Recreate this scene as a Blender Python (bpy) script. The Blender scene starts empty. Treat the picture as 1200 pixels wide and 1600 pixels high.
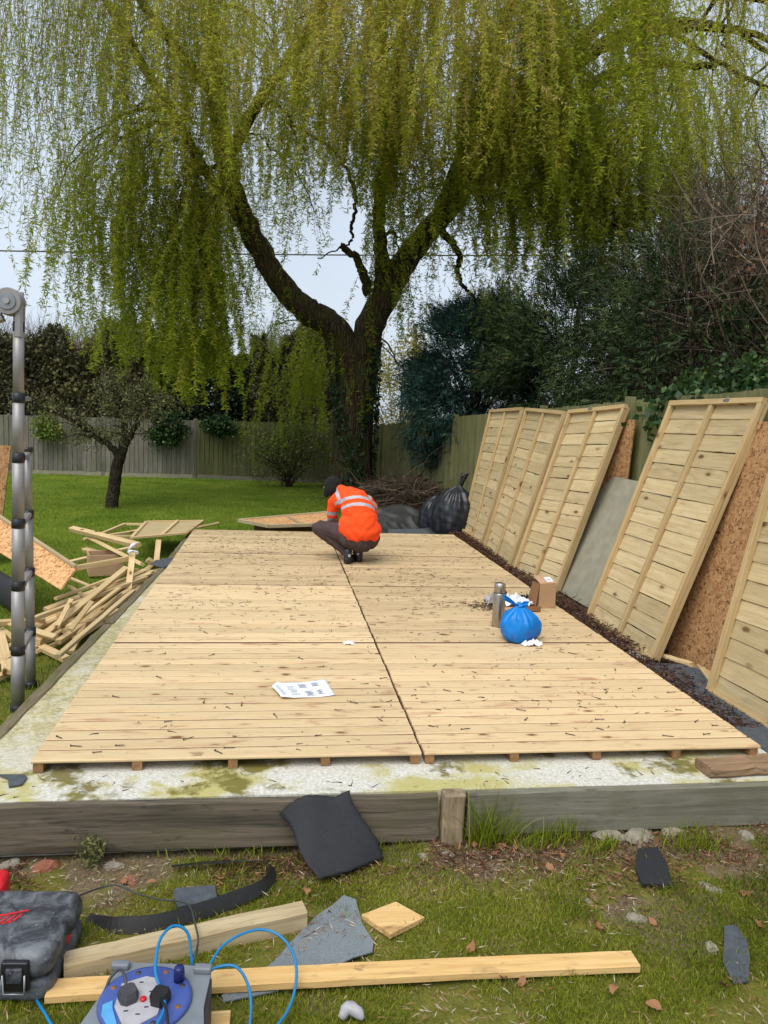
import bpy, bmesh, math, random
import numpy as np
from mathutils import Vector, Matrix, Quaternion
random.seed(7)
RNG = np.random.default_rng(11)
S = bpy.context.scene
COL = S.collection
R = math.radians

# ---------------------------------------------------------------- camera
YAW, PITCH, ROLL = 0.1437, 0.1226, 0.0422
cam_d = bpy.data.cameras.new('camera')
cam = bpy.data.objects.new('camera', cam_d); COL.objects.link(cam)
f_ = Vector((math.sin(YAW)*math.cos(PITCH), math.cos(YAW)*math.cos(PITCH), -math.sin(PITCH)))
r_ = Vector((math.cos(YAW), -math.sin(YAW), 0)); u_ = r_.cross(f_)
rr = r_*math.cos(ROLL)+u_*math.sin(ROLL); uu = u_*math.cos(ROLL)-r_*math.sin(ROLL)
cam.matrix_world = Matrix(((rr.x, uu.x, -f_.x, 1.0822), (rr.y, uu.y, -f_.y, -3.5381), (rr.z, uu.z, -f_.z, 1.6379), (0, 0, 0, 1)))
cam_d.sensor_fit = 'VERTICAL'; cam_d.sensor_height = 24; cam_d.lens = 18.0
cam_d.clip_start = 0.05; cam_d.clip_end = 500
S.camera = cam
S.render.resolution_x = 768; S.render.resolution_y = 1024

# ---------------------------------------------------------------- sky and sun (bright overcast)
W = bpy.data.worlds.new('World'); S.world = W; W.use_nodes = True
nt = W.node_tree; nt.nodes.clear()
SUN_EL, SUN_AZ = R(58), R(215)
sky = nt.nodes.new('ShaderNodeTexSky'); sky.sky_type = 'NISHITA'; sky.sun_disc = False
sky.sun_elevation = SUN_EL; sky.sun_rotation = SUN_AZ; sky.air_density = 1.0; sky.dust_density = 3.0; sky.ozone_density = 1.0
hsv = nt.nodes.new('ShaderNodeHueSaturation'); hsv.inputs['Saturation'].default_value = 0.5
cloud = nt.nodes.new('ShaderNodeMix'); cloud.data_type = 'RGBA'
cn = nt.nodes.new('ShaderNodeTexNoise'); cn.inputs['Scale'].default_value = 3.0; cn.inputs['Detail'].default_value = 4
tc = nt.nodes.new('ShaderNodeTexCoord'); nt.links.new(tc.outputs['Generated'], cn.inputs['Vector'])
cr = nt.nodes.new('ShaderNodeMapRange'); cr.inputs[1].default_value = .35; cr.inputs[2].default_value = .7; cr.inputs[3].default_value = .45; cr.inputs[4].default_value = .8
nt.links.new(cn.outputs[0], cr.inputs[0]); nt.links.new(cr.outputs[0], cloud.inputs[0])
nt.links.new(sky.outputs[0], hsv.inputs['Color']); nt.links.new(hsv.outputs[0], cloud.inputs[6])
cloud.inputs[7].default_value = (4.5, 5.15, 6.0, 1)
bg = nt.nodes.new('ShaderNodeBackground'); bg.inputs[1].default_value = 0.10
wo = nt.nodes.new('ShaderNodeOutputWorld')
nt.links.new(cloud.outputs[2], bg.inputs[0]); nt.links.new(bg.outputs[0], wo.inputs[0])
sl = bpy.data.lights.new('sun', 'SUN'); sl.energy = 1.5; sl.angle = R(50); sl.color = (1, .96, .9)
so = bpy.data.objects.new('sun', sl); COL.objects.link(so)
sd = Vector((math.sin(SUN_AZ)*math.cos(SUN_EL), math.cos(SUN_AZ)*math.cos(SUN_EL), math.sin(SUN_EL)))
so.rotation_euler = sd.to_track_quat('Z', 'Y').to_euler()
S.view_settings.view_transform = 'Standard'; S.view_settings.look = 'None'; S.view_settings.gamma = 1
S.view_settings.exposure = 0.8

# ---------------------------------------------------------------- material helpers
def lin(r, g, b):
    return tuple(((c/255)/12.92 if c/255 <= .04045 else ((c/255+.055)/1.055)**2.4) for c in (r, g, b))+(1,)
class NB:
    def __init__(s, name):
        s.m = bpy.data.materials.new(name); s.m.use_nodes = True; s.t = s.m.node_tree
        s.t.nodes.clear(); s.out = s.t.nodes.new('ShaderNodeOutputMaterial')
        s.p = s.t.nodes.new('ShaderNodeBsdfPrincipled'); s.t.links.new(s.p.outputs[0], s.out.inputs[0])
    def n(s, k, **kw):
        nd = s.t.nodes.new(k)
        for a, v in kw.items(): setattr(nd, a, v)
        return nd
    def L(s, a, b): s.t.links.new(a, b)
    def setv(s, sock, v):
        if isinstance(v, bpy.types.NodeSocket): s.L(v, sock)
        else: sock.default_value = v
    def attr(s, name, out='Vector'):
        return s.n('ShaderNodeAttribute', attribute_name=name).outputs[out]
    def obj(s): return s.n('ShaderNodeTexCoord').outputs['Object']
    def geo(s): return s.n('ShaderNodeNewGeometry').outputs['Position']
    def map(s, v, sc=(1, 1, 1), loc=(0, 0, 0), rot=(0, 0, 0)):
        m = s.n('ShaderNodeMapping'); s.L(v, m.inputs[0]); m.inputs['Scale'].default_value = sc
        m.inputs['Location'].default_value = loc; m.inputs['Rotation'].default_value = rot; return m.outputs[0]
    def noise(s, v, scale, detail=3, rough=.55, dist=0):
        n = s.n('ShaderNodeTexNoise'); s.L(v, n.inputs['Vector']); n.inputs['Scale'].default_value = scale
        n.inputs['Detail'].default_value = detail; n.inputs['Roughness'].default_value = rough; n.inputs['Distortion'].default_value = dist
        return n.outputs[0]
    def vor(s, v, scale, feat='F1', out='Distance'):
        n = s.n('ShaderNodeTexVoronoi', feature=feat); s.L(v, n.inputs['Vector']); n.inputs['Scale'].default_value = scale
        return n.outputs[out]
    def rng(s, v, a, b, c=0., d=1.):
        m = s.n('ShaderNodeMapRange'); s.L(v, m.inputs[0])
        for i, x in enumerate((a, b, c, d)): m.inputs[i+1].default_value = x
        return m.outputs[0]
    def mix(s, f, a, b, mode='MIX'):
        m = s.n('ShaderNodeMix', data_type='RGBA', blend_type=mode)
        s.setv(m.inputs[0], f); s.setv(m.inputs[6], a); s.setv(m.inputs[7], b); return m.outputs[2]
    def math(s, op, a, b=0.):
        m = s.n('ShaderNodeMath', operation=op); s.setv(m.inputs[0], a); s.setv(m.inputs[1], b); return m.outputs[0]
    def ramp(s, v, stops):
        r = s.n('ShaderNodeValToRGB'); s.L(v, r.inputs[0]); e = r.color_ramp.elements
        while len(e) < len(stops): e.new(.5)
        for i, (p, c) in enumerate(stops): e[i].position = p; e[i].color = c
        return r.outputs[0]
    def bump(s, h, st=.3, dist=.01):
        b = s.n('ShaderNodeBump'); b.inputs['Strength'].default_value = st; b.inputs['Distance'].default_value = dist
        s.L(h, b.inputs['Height']); s.L(b.outputs[0], s.p.inputs['Normal'])
    def base(s, c, rough=.7, metal=0., spec=None):
        s.setv(s.p.inputs['Base Color'], c); s.setv(s.p.inputs['Roughness'], rough); s.setv(s.p.inputs['Metallic'], metal)
        if spec is not None: s.p.inputs['Specular IOR Level'].default_value = spec
        return s.m

def wood(name, c1, c2, knotc=None, knot=.5, stain=None, stainamt=.0, moss=None, mossamt=0., rough=.75, tint=.25, crack=0., gs=1., cw=0., grain=1., kax=(4.6, 10.5, 0)):
    b = NB(name); v = b.attr('tc'); r = b.attr('rnd', 'Fac')
    g1 = b.noise(b.map(v, (1.6*gs, 26*gs, 26*gs)), 1, 4, .6, .6)
    g2 = b.noise(b.map(v, (4*gs, 120*gs, 120*gs)), 1, 2, .5, .2)
    c = b.mix(b.rng(g1, .3, .7, .5-.5*grain, .5+.5*grain), c1, c2)
    c = b.mix(b.rng(g2, .45, .75, 0, .35*grain), c, tuple(x*.55 for x in c2[:3])+(1,))
    if knotc:
        vn = b.n('ShaderNodeTexVoronoi'); b.L(b.map(v, kax), vn.inputs['Vector']); vn.inputs['Scale'].default_value = 1
        sc_ = b.n('ShaderNodeSeparateColor'); b.L(vn.outputs['Color'], sc_.inputs[0])
        gate = b.rng(sc_.outputs[0], .6, .7); kv = b.math('ADD', vn.outputs['Distance'], b.math('MULTIPLY', b.math('SUBTRACT', b.noise(b.map(v, (30, 30, 30)), 1, 2), .5), .12))
        c = b.mix(b.math('MULTIPLY', b.rng(kv, .10, .38, .6*knot, 0.), gate), c, tuple(a_*.75 for a_ in c2[:3])+(1,))
        c = b.mix(b.math('MULTIPLY', b.rng(kv, .06+.06*knot, .16+.06*knot, 1., 0.), gate), c, knotc)
    if stain:
        sn = b.noise(b.map(v, (3.2, 15, 15), (7, 3, 1)), 1, 5, .65, .5)
        c = b.mix(b.rng(sn, .56, .7, 0, stainamt), c, stain)
        sn3 = b.noise(b.map(v, (9, 30, 30), (2, 9, 4)), 1, 4, .6, 1.)
        c = b.mix(b.rng(sn3, .62, .72, 0, stainamt*.8), c, tuple(x*.5 for x in stain[:3])+(1,))
    if crack:
        cn_ = b.noise(b.map(v, (2.2, 60, 60), (1, 5, 2)), 1, 3, .6, .8)
        c = b.mix(b.rng(cn_, .62, .70, 0, crack), c, (.015, .012, .01, 1))
    if moss:
        mn = b.noise(b.geo(), 3.1, 5, .65)
        c = b.mix(b.rng(mn, .45, .65, 0, mossamt), c, moss)
    tn = b.rng(r, 0, 1, 1-tint, 1+tint*.6)
    cmb = b.n('ShaderNodeCombineColor'); b.L(tn, cmb.inputs[0]); b.L(tn, cmb.inputs[1]); b.L(b.rng(r, 0, 1, 1-tint*1.15, 1+tint*.55), cmb.inputs[2])
    c = b.mix(1., c, cmb.outputs[0], 'MULTIPLY')
    b.bump(g1, .25+cw, .004)
    return b.base(c, rough, 0, .3)

def plain(name, c, rough=.6, metal=0., var=.15, scale=20, bump=0., spec=None, geo=False):
    b = NB(name); n = b.noise(b.geo() if geo else b.obj(), scale, 4)
    col = b.mix(b.rng(n, .3, .7), tuple(x*(1-var) for x in c[:3])+(1,), tuple(min(1, x*(1+var)) for x in c[:3])+(1,))
    if bump: b.bump(b.noise(b.obj(), scale*2, 5, .6), bump, .01)
    return b.base(col, rough, metal, spec)

def leafmat(name, stops, trans=.35, rough=.55):
    b = NB(name); r = b.attr('rnd', 'Fac')
    c = b.ramp(r, stops)
    b.base(c, rough, 0, .25)
    if trans:
        t = b.n('ShaderNodeBsdfTranslucent'); b.L(c, t.inputs[0])
        m = b.n('ShaderNodeMixShader'); m.inputs[0].default_value = trans
        b.L(b.p.outputs[0], m.inputs[1]); b.L(t.outputs[0], m.inputs[2]); b.L(m.outputs[0], b.out.inputs[0])
    return b.m

def bark(name, c1, c2, moss=None, mossamt=0, sc=1.):
    b = NB(name); v = b.geo()
    g = b.noise(b.map(v, (14*sc, 14*sc, 2.2*sc)), 1, 5, .65, 1.2)
    g2 = b.vor(b.map(v, (16*sc, 16*sc, 3*sc)), 1, 'DISTANCE_TO_EDGE')
    c = b.mix(b.rng(g, .3, .7), c1, c2)
    c = b.mix(b.rng(g2, .0, .12, .75, 0), c, tuple(x*.3 for x in c1[:3])+(1,))
    if moss:
        c = b.mix(b.rng(b.noise(v, 2.3, 4), .45, .62, 0, mossamt), c, moss)
    b.bump(b.math('ADD', b.math('MULTIPLY', g, .6), b.rng(g2, 0, .2)), .9, .03)
    return b.base(c, .9, 0, .15)

# ---------------------------------------------------------------- object helpers
def tag(o, label=None, cat=None, group=None, kind=None):
    if label: o['label'] = label
    if cat: o['category'] = cat
    if group: o['group'] = group
    if kind: o['kind'] = kind
    return o
def empty(name, loc=(0, 0, 0), label=None, cat=None, group=None, rz=0):
    o = bpy.data.objects.new(name, None); COL.objects.link(o); o.location = loc; o.rotation_euler = (0, 0, rz)
    o.empty_display_size = .1
    return tag(o, label, cat, group)
def link(name, me, parent=None):
    o = bpy.data.objects.new(name, me); COL.objects.link(o)
    if parent:
        o.parent = parent
        o.matrix_parent_inverse = Matrix.Identity(4)
    return o
def np_mesh(name, V, F, mats, rnd=None, tcv=None, smooth=False, mi=None):
    """V (N,3); F (M,k) int array"""
    V = np.asarray(V, dtype=np.float32); F = np.asarray(F, dtype=np.int32)
    me = bpy.data.meshes.new(name); k = F.shape[1]
    me.vertices.add(len(V)); me.vertices.foreach_set('co', V.ravel())
    me.loops.add(F.size); me.loops.foreach_set('vertex_index', F.ravel())
    me.polygons.add(len(F)); me.polygons.foreach_set('loop_start', np.arange(0, F.size, k, dtype=np.int32))
    me.polygons.foreach_set('loop_total', np.full(len(F), k, dtype=np.int32))
    if smooth: me.polygons.foreach_set('use_smooth', np.ones(len(F), dtype=bool))
    for m in (mats if isinstance(mats, (list, tuple)) else [mats]): me.materials.append(m)
    if mi is not None: me.polygons.foreach_set('material_index', np.asarray(mi, dtype=np.int32))
    me.update(calc_edges=True)
    if rnd is not None:
        a = me.attributes.new('rnd', 'FLOAT', 'POINT'); a.data.foreach_set('value', np.asarray(rnd, dtype=np.float32))
    if tcv is not None:
        a = me.attributes.new('tc', 'FLOAT_VECTOR', 'POINT'); a.data.foreach_set('vector', np.asarray(tcv, dtype=np.float32).ravel())
    return me

class MB:
    def __init__(s): s.V = []; s.F = []; s.r = []; s.t = []; s.mi = []; s.sm = []
    def add(s, vs, fs, tcs=None, rnd=None, mat=0, smooth=False):
        o = len(s.V); rnd = random.random() if rnd is None else rnd
        s.V += [tuple(v) for v in vs]
        s.t += [tuple(x) for x in (tcs if tcs is not None else vs)]
        s.r += [rnd]*len(vs)
        for f in fs: s.F.append(tuple(i+o for i in f)); s.mi.append(mat); s.sm.append(smooth)
    def beam(s, p0, p1, w, h, up=(0, 0, 1), ch=.003, segs=1, wob=0., mat=0, rnd=None, bow=0., rot=0., taper=1.):
        """bar from p0 to p1, w across, h along 'up'"""
        p0 = Vector(p0); p1 = Vector(p1); d = (p1-p0); L = d.length; d.normalize(); up = Vector(up)
        sx = d.cross(up)
        if sx.length < 1e-4: up = Vector((1, 0, 0)) if abs(d.x) < .9 else Vector((0, 1, 0)); sx = d.cross(up)
        sx.normalize(); uz = sx.cross(d).normalized()
        if rot: q = Quaternion(d, rot); sx = q @ sx; uz = q @ uz
        a, b = w/2, h/2; c = min(ch, a*.8, b*.8)
        prof = [(-a+c, -b), (a-c, -b), (a, -b+c), (a, b-c), (a-c, b), (-a+c, b), (-a, b-c), (-a, -b+c)] if c > 0 else [(-a, -b), (a, -b), (a, b), (-a, b)]
        n = len(prof); vs = []; ts = []; off = Vector((random.uniform(0, 60), random.uniform(0, 9), random.uniform(0, 9)))
        for i in range(segs+1):
            t = i/segs; k = 1+(taper-1)*t
            c0 = p0+d*L*t+uz*(bow*4*t*(1-t))
            if wob: c0 = c0+sx*random.uniform(-wob, wob)*.5+uz*random.uniform(-wob, wob)*.5
            for x, y in prof:
                if wob: x += random.uniform(-wob, wob)*.3; y += random.uniform(-wob, wob)*.3
                vs.append(c0+sx*x*k+uz*y*k); ts.append((off.x+L*t, off.y+x, off.z+y))
        fs = []
        for i in range(segs):
            for j in range(n): fs.append((i*n+j, i*n+(j+1) % n, (i+1)*n+(j+1) % n, (i+1)*n+j))
        fs.append(tuple(reversed(range(n)))); fs.append(tuple(range(segs*n, segs*n+n)))
        s.add(vs, fs, ts, rnd, mat)
    def box(s, c, size, mat=0, rz=0, ch=.0, rnd=None):
        c = Vector(c); sx, sy, sz = size; q = Matrix.Rotation(rz, 3, 'Z')
        if sx >= sy: d = q @ Vector((sx/2, 0, 0)); s.beam(c-d, c+d, sy, sz, ch=ch, mat=mat, rnd=rnd)
        else: d = q @ Vector((0, sy/2, 0)); s.beam(c-d, c+d, sx, sz, ch=ch, mat=mat, rnd=rnd)
    def poly(s, pts, th, mat=0, rnd=None, n=(0, 0, 1)):
        n = Vector(n); k = len(pts); lo = [Vector(p)-n*th/2 for p in pts]; hi = [Vector(p)+n*th/2 for p in pts]
        fs = [tuple(range(k, 2*k)), tuple(reversed(range(k)))]+[(i, (i+1) % k, k+(i+1) % k, k+i) for i in range(k)]
        off = random.uniform(0, 50); vs = lo+hi
        s.add(vs, fs, [(v.x+off, v.y+off, v.z) for v in vs], rnd, mat)
    def tube(s, pts, rad, sides=8, mat=0, smooth=True, cap=True, jit=0., rnd=None):
        P = [Vector(p) for p in pts]; n = len(P)
        rads = rad if isinstance(rad, (list, tuple)) else [rad]*n
        t0 = (P[1]-P[0]).normalized(); a = t0.orthogonal().normalized(); vs = []; ts = []; L = 0
        for i in range(n):
            t = (P[min(i+1, n-1)]-P[max(i-1, 0)]).normalized()
            a = (a-t*a.dot(t)).normalized(); b = t.cross(a)
            if i: L += (P[i]-P[i-1]).length
            for j in range(sides):
                an = 2*math.pi*j/sides; r = rads[i]*(1+random.uniform(-jit, jit))
                vs.append(P[i]+a*math.cos(an)*r+b*math.sin(an)*r); ts.append((L, math.cos(an)*rads[i], math.sin(an)*rads[i]))
        fs = [(i*sides+j, i*sides+(j+1) % sides, (i+1)*sides+(j+1) % sides, (i+1)*sides+j) for i in range(n-1) for j in range(sides)]
        if cap: fs.append(tuple(reversed(range(sides)))); fs.append(tuple(range((n-1)*sides, n*sides)))
        s.add(vs, fs, ts, rnd, mat, smooth)
    def lathe(s, prof, c=(0, 0, 0), seg=32, mat=0, smooth=True, axis=None, fn=None):
        c = Vector(c); q = Vector((0, 0, 1)).rotation_difference(Vector(axis)).to_matrix() if axis else Matrix.Identity(3)
        vs = []
        for (r, z) in prof:
            for j in range(seg):
                an = 2*math.pi*j/seg; r2 = r*(fn(an, z) if fn else 1)
                vs.append(c+q @ Vector((r2*math.cos(an), r2*math.sin(an), z)))
        m = len(prof)
        fs = [(i*seg+j, i*seg+(j+1) % seg, (i+1)*seg+(j+1) % seg, (i+1)*seg+j) for i in range(m-1) for j in range(seg)]
        fs.append(tuple(reversed(range(seg)))); fs.append(tuple(range((m-1)*seg, m*seg)))
        s.add(vs, fs, None, None, mat, smooth)
    def mesh(s, name, mats):
        me = bpy.data.meshes.new(name); me.from_pydata(s.V, [], s.F)
        for m in (mats if isinstance(mats, (list, tuple)) else [mats]): me.materials.append(m)
        me.polygons.foreach_set('material_index', s.mi); me.polygons.foreach_set('use_smooth', s.sm)
        a = me.attributes.new('rnd', 'FLOAT', 'POINT'); a.data.foreach_set('value', s.r)
        a = me.attributes.new('tc', 'FLOAT_VECTOR', 'POINT'); a.data.foreach_set('vector', np.asarray(s.t, dtype=np.float32).ravel())
        me.update(); return me
    def build(s, name, mats, parent=None):
        return link(name, s.mesh(name, mats), parent)

def spline(pts, n=8):
    P = [Vector(p) for p in pts]; P = [P[0]*2-P[1]]+P+[P[-1]*2-P[-2]]; out = []
    for i in range(1, len(P)-2):
        for k in range(n):
            t = k/n; a, b, c, d = P[i-1:i+3]
            out.append(.5*((2*b)+(c-a)*t+(2*a-5*b+4*c-d)*t*t+(3*b-a-3*c+d)*t**3))
    out.append(P[-2]); return out
def move_origin(o, loc):
    """put a single-mesh thing's origin at its base"""
    loc = Vector(loc); o.data.transform(Matrix.Translation(-loc)); o.location = loc; return o

def blobs(name, chains, mats, parent=None, voxel=.008, smooth=6, matfn=None, loc=(0, 0, 0)):
    """one continuous surface grown round chains of (x,y,z,radius) joints"""
    bm = bmesh.new(); loc = Vector(loc)
    for ch in chains:
        for i in range(len(ch)-1):
            a, b = ch[i], ch[i+1]; pa, pb = Vector(a[:3]), Vector(b[:3]); L = (pb-pa).length
            k = max(1, int(L/(min(a[3], b[3])*.3)))
            for j in range(k+1):
                t = j/k; bmesh.ops.create_icosphere(bm, subdivisions=2, radius=a[3]*(1-t)+b[3]*t, matrix=Matrix.Translation(pa.lerp(pb, t)))
    me = bpy.data.meshes.new(name+'_tmp'); bm.to_mesh(me); bm.free()
    o = bpy.data.objects.new(name+'_tmp', me); COL.objects.link(o)
    m = o.modifiers.new('r', 'REMESH'); m.mode = 'VOXEL'; m.voxel_size = voxel
    m = o.modifiers.new('s', 'SMOOTH'); m.factor = .5; m.iterations = smooth
    dg = bpy.context.evaluated_depsgraph_get(); dg.update()
    e = bpy.data.meshes.new_from_object(o.evaluated_get(dg)); bpy.data.objects.remove(o); bpy.data.meshes.remove(me)
    e.name = name; e.materials.clear()
    for m in (mats if isinstance(mats, (list, tuple)) else [mats]): e.materials.append(m)
    for p in e.polygons:
        p.use_smooth = True
        if matfn: p.material_index = matfn(p.center)
    return link(name, e, parent)

def leaf_mesh(name, P, D, Ln, Wd, rnd, mat, fold=.0):
    """many diamond leaves: P base points, D directions, Ln lengths, Wd widths"""
    N = len(P); D = D/np.linalg.norm(D, axis=1, keepdims=True)
    q = RNG.normal(size=(N, 3)); Sd = np.cross(D, q); Sd /= np.linalg.norm(Sd, axis=1, keepdims=True)+1e-9
    Nn = np.cross(Sd, D); Ln = np.broadcast_to(Ln, (N,))[:, None]; Wd = np.broadcast_to(Wd, (N,))[:, None]
    tip = P+D*Ln+Nn*Ln*fold*RNG.normal(size=(N, 1))
    mid = P+D*Ln*.45
    V = np.stack([P, mid+Sd*Wd/2, tip, mid-Sd*Wd/2], 1).reshape(-1, 3)
    F = np.arange(N*4).reshape(-1, 4)
    return np_mesh(name, V, F, mat, rnd=np.repeat(rnd, 4))
def unit(n):
    v = RNG.normal(size=(n, 3)); return v/np.linalg.norm(v, axis=1, keepdims=True)
def vnoise(x, y, s, seed=0):
    """smooth value noise on arrays"""
    rg = np.random.default_rng(seed); T = rg.random((64, 64)); X = x*s+1000; Y = y*s+1000
    xi = np.floor(X).astype(int); yi = np.floor(Y).astype(int); fx = X-xi; fy = Y-yi
    fx = fx*fx*(3-2*fx); fy = fy*fy*(3-2*fy)
    g = lambda a, b: T[a % 64, b % 64]
    return (g(xi, yi)*(1-fx)+g(xi+1, yi)*fx)*(1-fy)+(g(xi, yi+1)*(1-fx)+g(xi+1, yi+1)*fx)*fy

# auto origin / parent offset for every mesh object
def world_off(p):
    v = Vector((0, 0, 0))
    while p: v += p.location; p = p.parent
    return v
def link(name, me, parent=None):
    o = bpy.data.objects.new(name, me); COL.objects.link(o)
    if parent:
        o.parent = parent; me.transform(Matrix.Translation(-world_off(parent)))
    else:
        n = len(me.vertices); co = np.empty(n*3, dtype=np.float32); me.vertices.foreach_get('co', co); co = co.reshape(-1, 3)
        lo, hi = co.min(0), co.max(0); loc = Vector((float(lo[0]+hi[0])/2, float(lo[1]+hi[1])/2, float(lo[2])))
        me.transform(Matrix.Translation(-loc)); o.location = loc
    return o

# ---------------------------------------------------------------- materials
M = {}
M['deck'] = wood('deck_pine', lin(221, 199, 159), lin(206, 176, 132), lin(120, 78, 50), .6, lin(164, 116, 90), .75, rough=.65, tint=.13, grain=.55)
M['deckw'] = wood('deck_pine_weathered', lin(206, 184, 146), lin(186, 158, 118), lin(104, 72, 50), .6, lin(134, 100, 78), .9, rough=.75, tint=.17, grain=.7)
M['groove'] = plain('dark_groove', lin(92, 58, 36), .9, var=.25, scale=6)
M['joint'] = plain('dark_joint', lin(78, 44, 28), .9, var=.35, scale=9)
M['bearer'] = wood('bearer_timber', lin(162, 124, 84), lin(134, 98, 64), None, 0, lin(100, 74, 50), .6, rough=.8, tint=.2)
M['posttimber'] = wood('post_timber', lin(150, 132, 108), lin(118, 102, 82), None, 0, lin(84, 76, 62), .7, crack=.5, rough=.9, cw=.4)
M['pine'] = wood('shed_pine', lin(202, 184, 144), lin(184, 162, 120), lin(112, 82, 52), .8, lin(148, 126, 88), .4, crack=.25, rough=.75, tint=.17, gs=.8, kax=(4.2, 0, 9.5))
M['frame'] = wood('frame_pine', lin(196, 174, 130), lin(172, 144, 98), lin(118, 80, 46), .8, lin(160, 126, 78), .3, rough=.7, tint=.10)
M['batten'] = wood('batten_pine', lin(218, 194, 148), lin(198, 168, 120), lin(110, 70, 40), .8, lin(140, 105, 70), .35, rough=.7, tint=.22)
M['fresh'] = wood('fresh_pine', lin(226, 192, 134), lin(208, 166, 104), lin(112, 70, 36), .7, lin(90, 60, 40), .65, rough=.65, tint=.05)
M['oldtimber'] = wood('old_timber', lin(188, 172, 138), lin(160, 140, 106), None, 0, lin(110, 100, 70), .5, crack=.6, rough=.85, tint=.1)
M['sleeper'] = wood('weathered_sleeper', lin(124, 112, 96), lin(72, 65, 56), None, 0, lin(50, 47, 45), .8, moss=lin(86, 90, 50), mossamt=.3, crack=.7, rough=.9, tint=.08, cw=.4)
M['sleeper2'] = wood('grey_edging', lin(140, 136, 122), lin(112, 108, 96), None, 0, lin(76, 74, 68), .6, moss=lin(96, 96, 66), mossamt=.4, crack=.4, rough=.9, tint=.08, cw=.4)
M['kerb'] = wood('mossy_edging', lin(132, 120, 96), lin(98, 88, 68), None, 0, lin(60, 58, 42), .8, moss=lin(84, 90, 44), mossamt=.6, crack=.5, rough=.9, tint=.08, cw=.5)
M['worn'] = wood('worn_brown', lin(150, 124, 96), lin(114, 90, 68), None, 0, lin(70, 52, 40), .7, crack=.7, rough=.9, cw=.6)
M['fenceg'] = wood('fence_grey', lin(136, 130, 122), lin(104, 99, 94), None, 0, lin(84, 86, 72), .6, moss=lin(92, 96, 66), mossamt=.35, crack=.4, rough=.9, tint=.2)
M['fenced'] = wood('fence_green', lin(104, 104, 70), lin(82, 80, 54), None, 0, lin(66, 68, 44), .6, moss=lin(92, 100, 46), mossamt=.5, crack=.3, rough=.9, tint=.15)
M['fencer'] = wood('fence_olive', lin(136, 134, 96), lin(108, 106, 70), None, 0, lin(84, 86, 54), .6, moss=lin(96, 102, 50), mossamt=.55, crack=.3, rough=.9, tint=.15)

def osb(name, dark=1.):
    b = NB(name); v = b.obj(); outs = []
    for rot, sc in (((.35, .2, .5), (14, 75, 26)), ((-.9, .4, -.3), (70, 18, 40)), ((1.7, -.5, .9), (30, 26, 80))):
        vc = b.n('ShaderNodeTexVoronoi'); b.L(b.map(v, sc, rot=rot), vc.inputs['Vector']); vc.inputs['Scale'].default_value = 1
        sp = b.n('ShaderNodeSeparateColor'); b.L(vc.outputs['Color'], sp.inputs[0]); outs.append(sp.outputs[0])
    pick = b.math('GREATER_THAN', b.noise(v, 34, 2), .5); pick2 = b.math('GREATER_THAN', b.noise(b.map(v, loc=(4, 4, 4)), 30, 2), .55)
    t = b.math('ADD', b.math('MULTIPLY', outs[0], b.math('SUBTRACT', 1., pick)), b.math('MULTIPLY', outs[1], pick))
    t = b.math('ADD', b.math('MULTIPLY', t, b.math('SUBTRACT', 1., pick2)), b.math('MULTIPLY', outs[2], pick2))
    t = b.math('ADD', b.math('MULTIPLY', t, .75), b.math('MULTIPLY', b.noise(b.map(v, (60, 60, 60)), 1, 4, .7, 1.), .25))
    c = b.ramp(t, [(.12, tuple(x*dark for x in lin(112, 74, 42)[:3])+(1,)), (.3, tuple(x*dark for x in lin(176, 128, 82)[:3])+(1,)), (.75, tuple(x*dark for x in lin(208, 164, 114)[:3])+(1,))])
    return b.base(c, .75, 0, .3)
M['osb'] = osb('osb', .72); M['osbl'] = osb('pale_chipboard', 1.1)

def slabmat():
    b = NB('mossy_concrete'); v = b.geo()
    base = b.mix(b.rng(b.noise(v, 60, 4, .7), .35, .65), lin(176, 174, 162), lin(216, 214, 204))
    wav = b.noise(v, 1.7, 5, .6); m2 = b.noise(v, 7, 5, .7)
    lm = b.rng(b.math('ADD', wav, b.math('MULTIPLY', m2, .35)), .69, .80)
    c = b.mix(b.math('MULTIPLY', lm, .85), base, lin(172, 164, 92))
    dk = b.rng(b.math('ADD', b.noise(b.map(v, loc=(5, 2, 0)), 1.9, 5, .65), b.math('MULTIPLY', m2, .3)), .71, .77)
    c = b.mix(b.math('MULTIPLY', dk, .9), c, lin(108, 100, 44))
    sp = b.noise(v, 38, 4, .8); c = b.mix(b.rng(sp, .62, .70, 0, .7), c, lin(92, 90, 74))
    sx = b.n('ShaderNodeSeparateXYZ'); b.L(v, sx.inputs[0])
    left = b.math('MULTIPLY', b.rng(sx.outputs[0], -.02, .06, 1, 0), b.rng(sx.outputs[1], -.1, .5)); c = b.mix(b.math('MULTIPLY', left, b.rng(m2, .32, .52, .35, .95)), c, b.mix(b.rng(sp, .4, .6), lin(150, 140, 98), lin(196, 188, 150)))
    b.bump(b.math('ADD', b.math('MULTIPLY', sp, .5), m2), .7, .008)
    return b.base(c, .9, 0, .2)
M['slab'] = slabmat()

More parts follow.
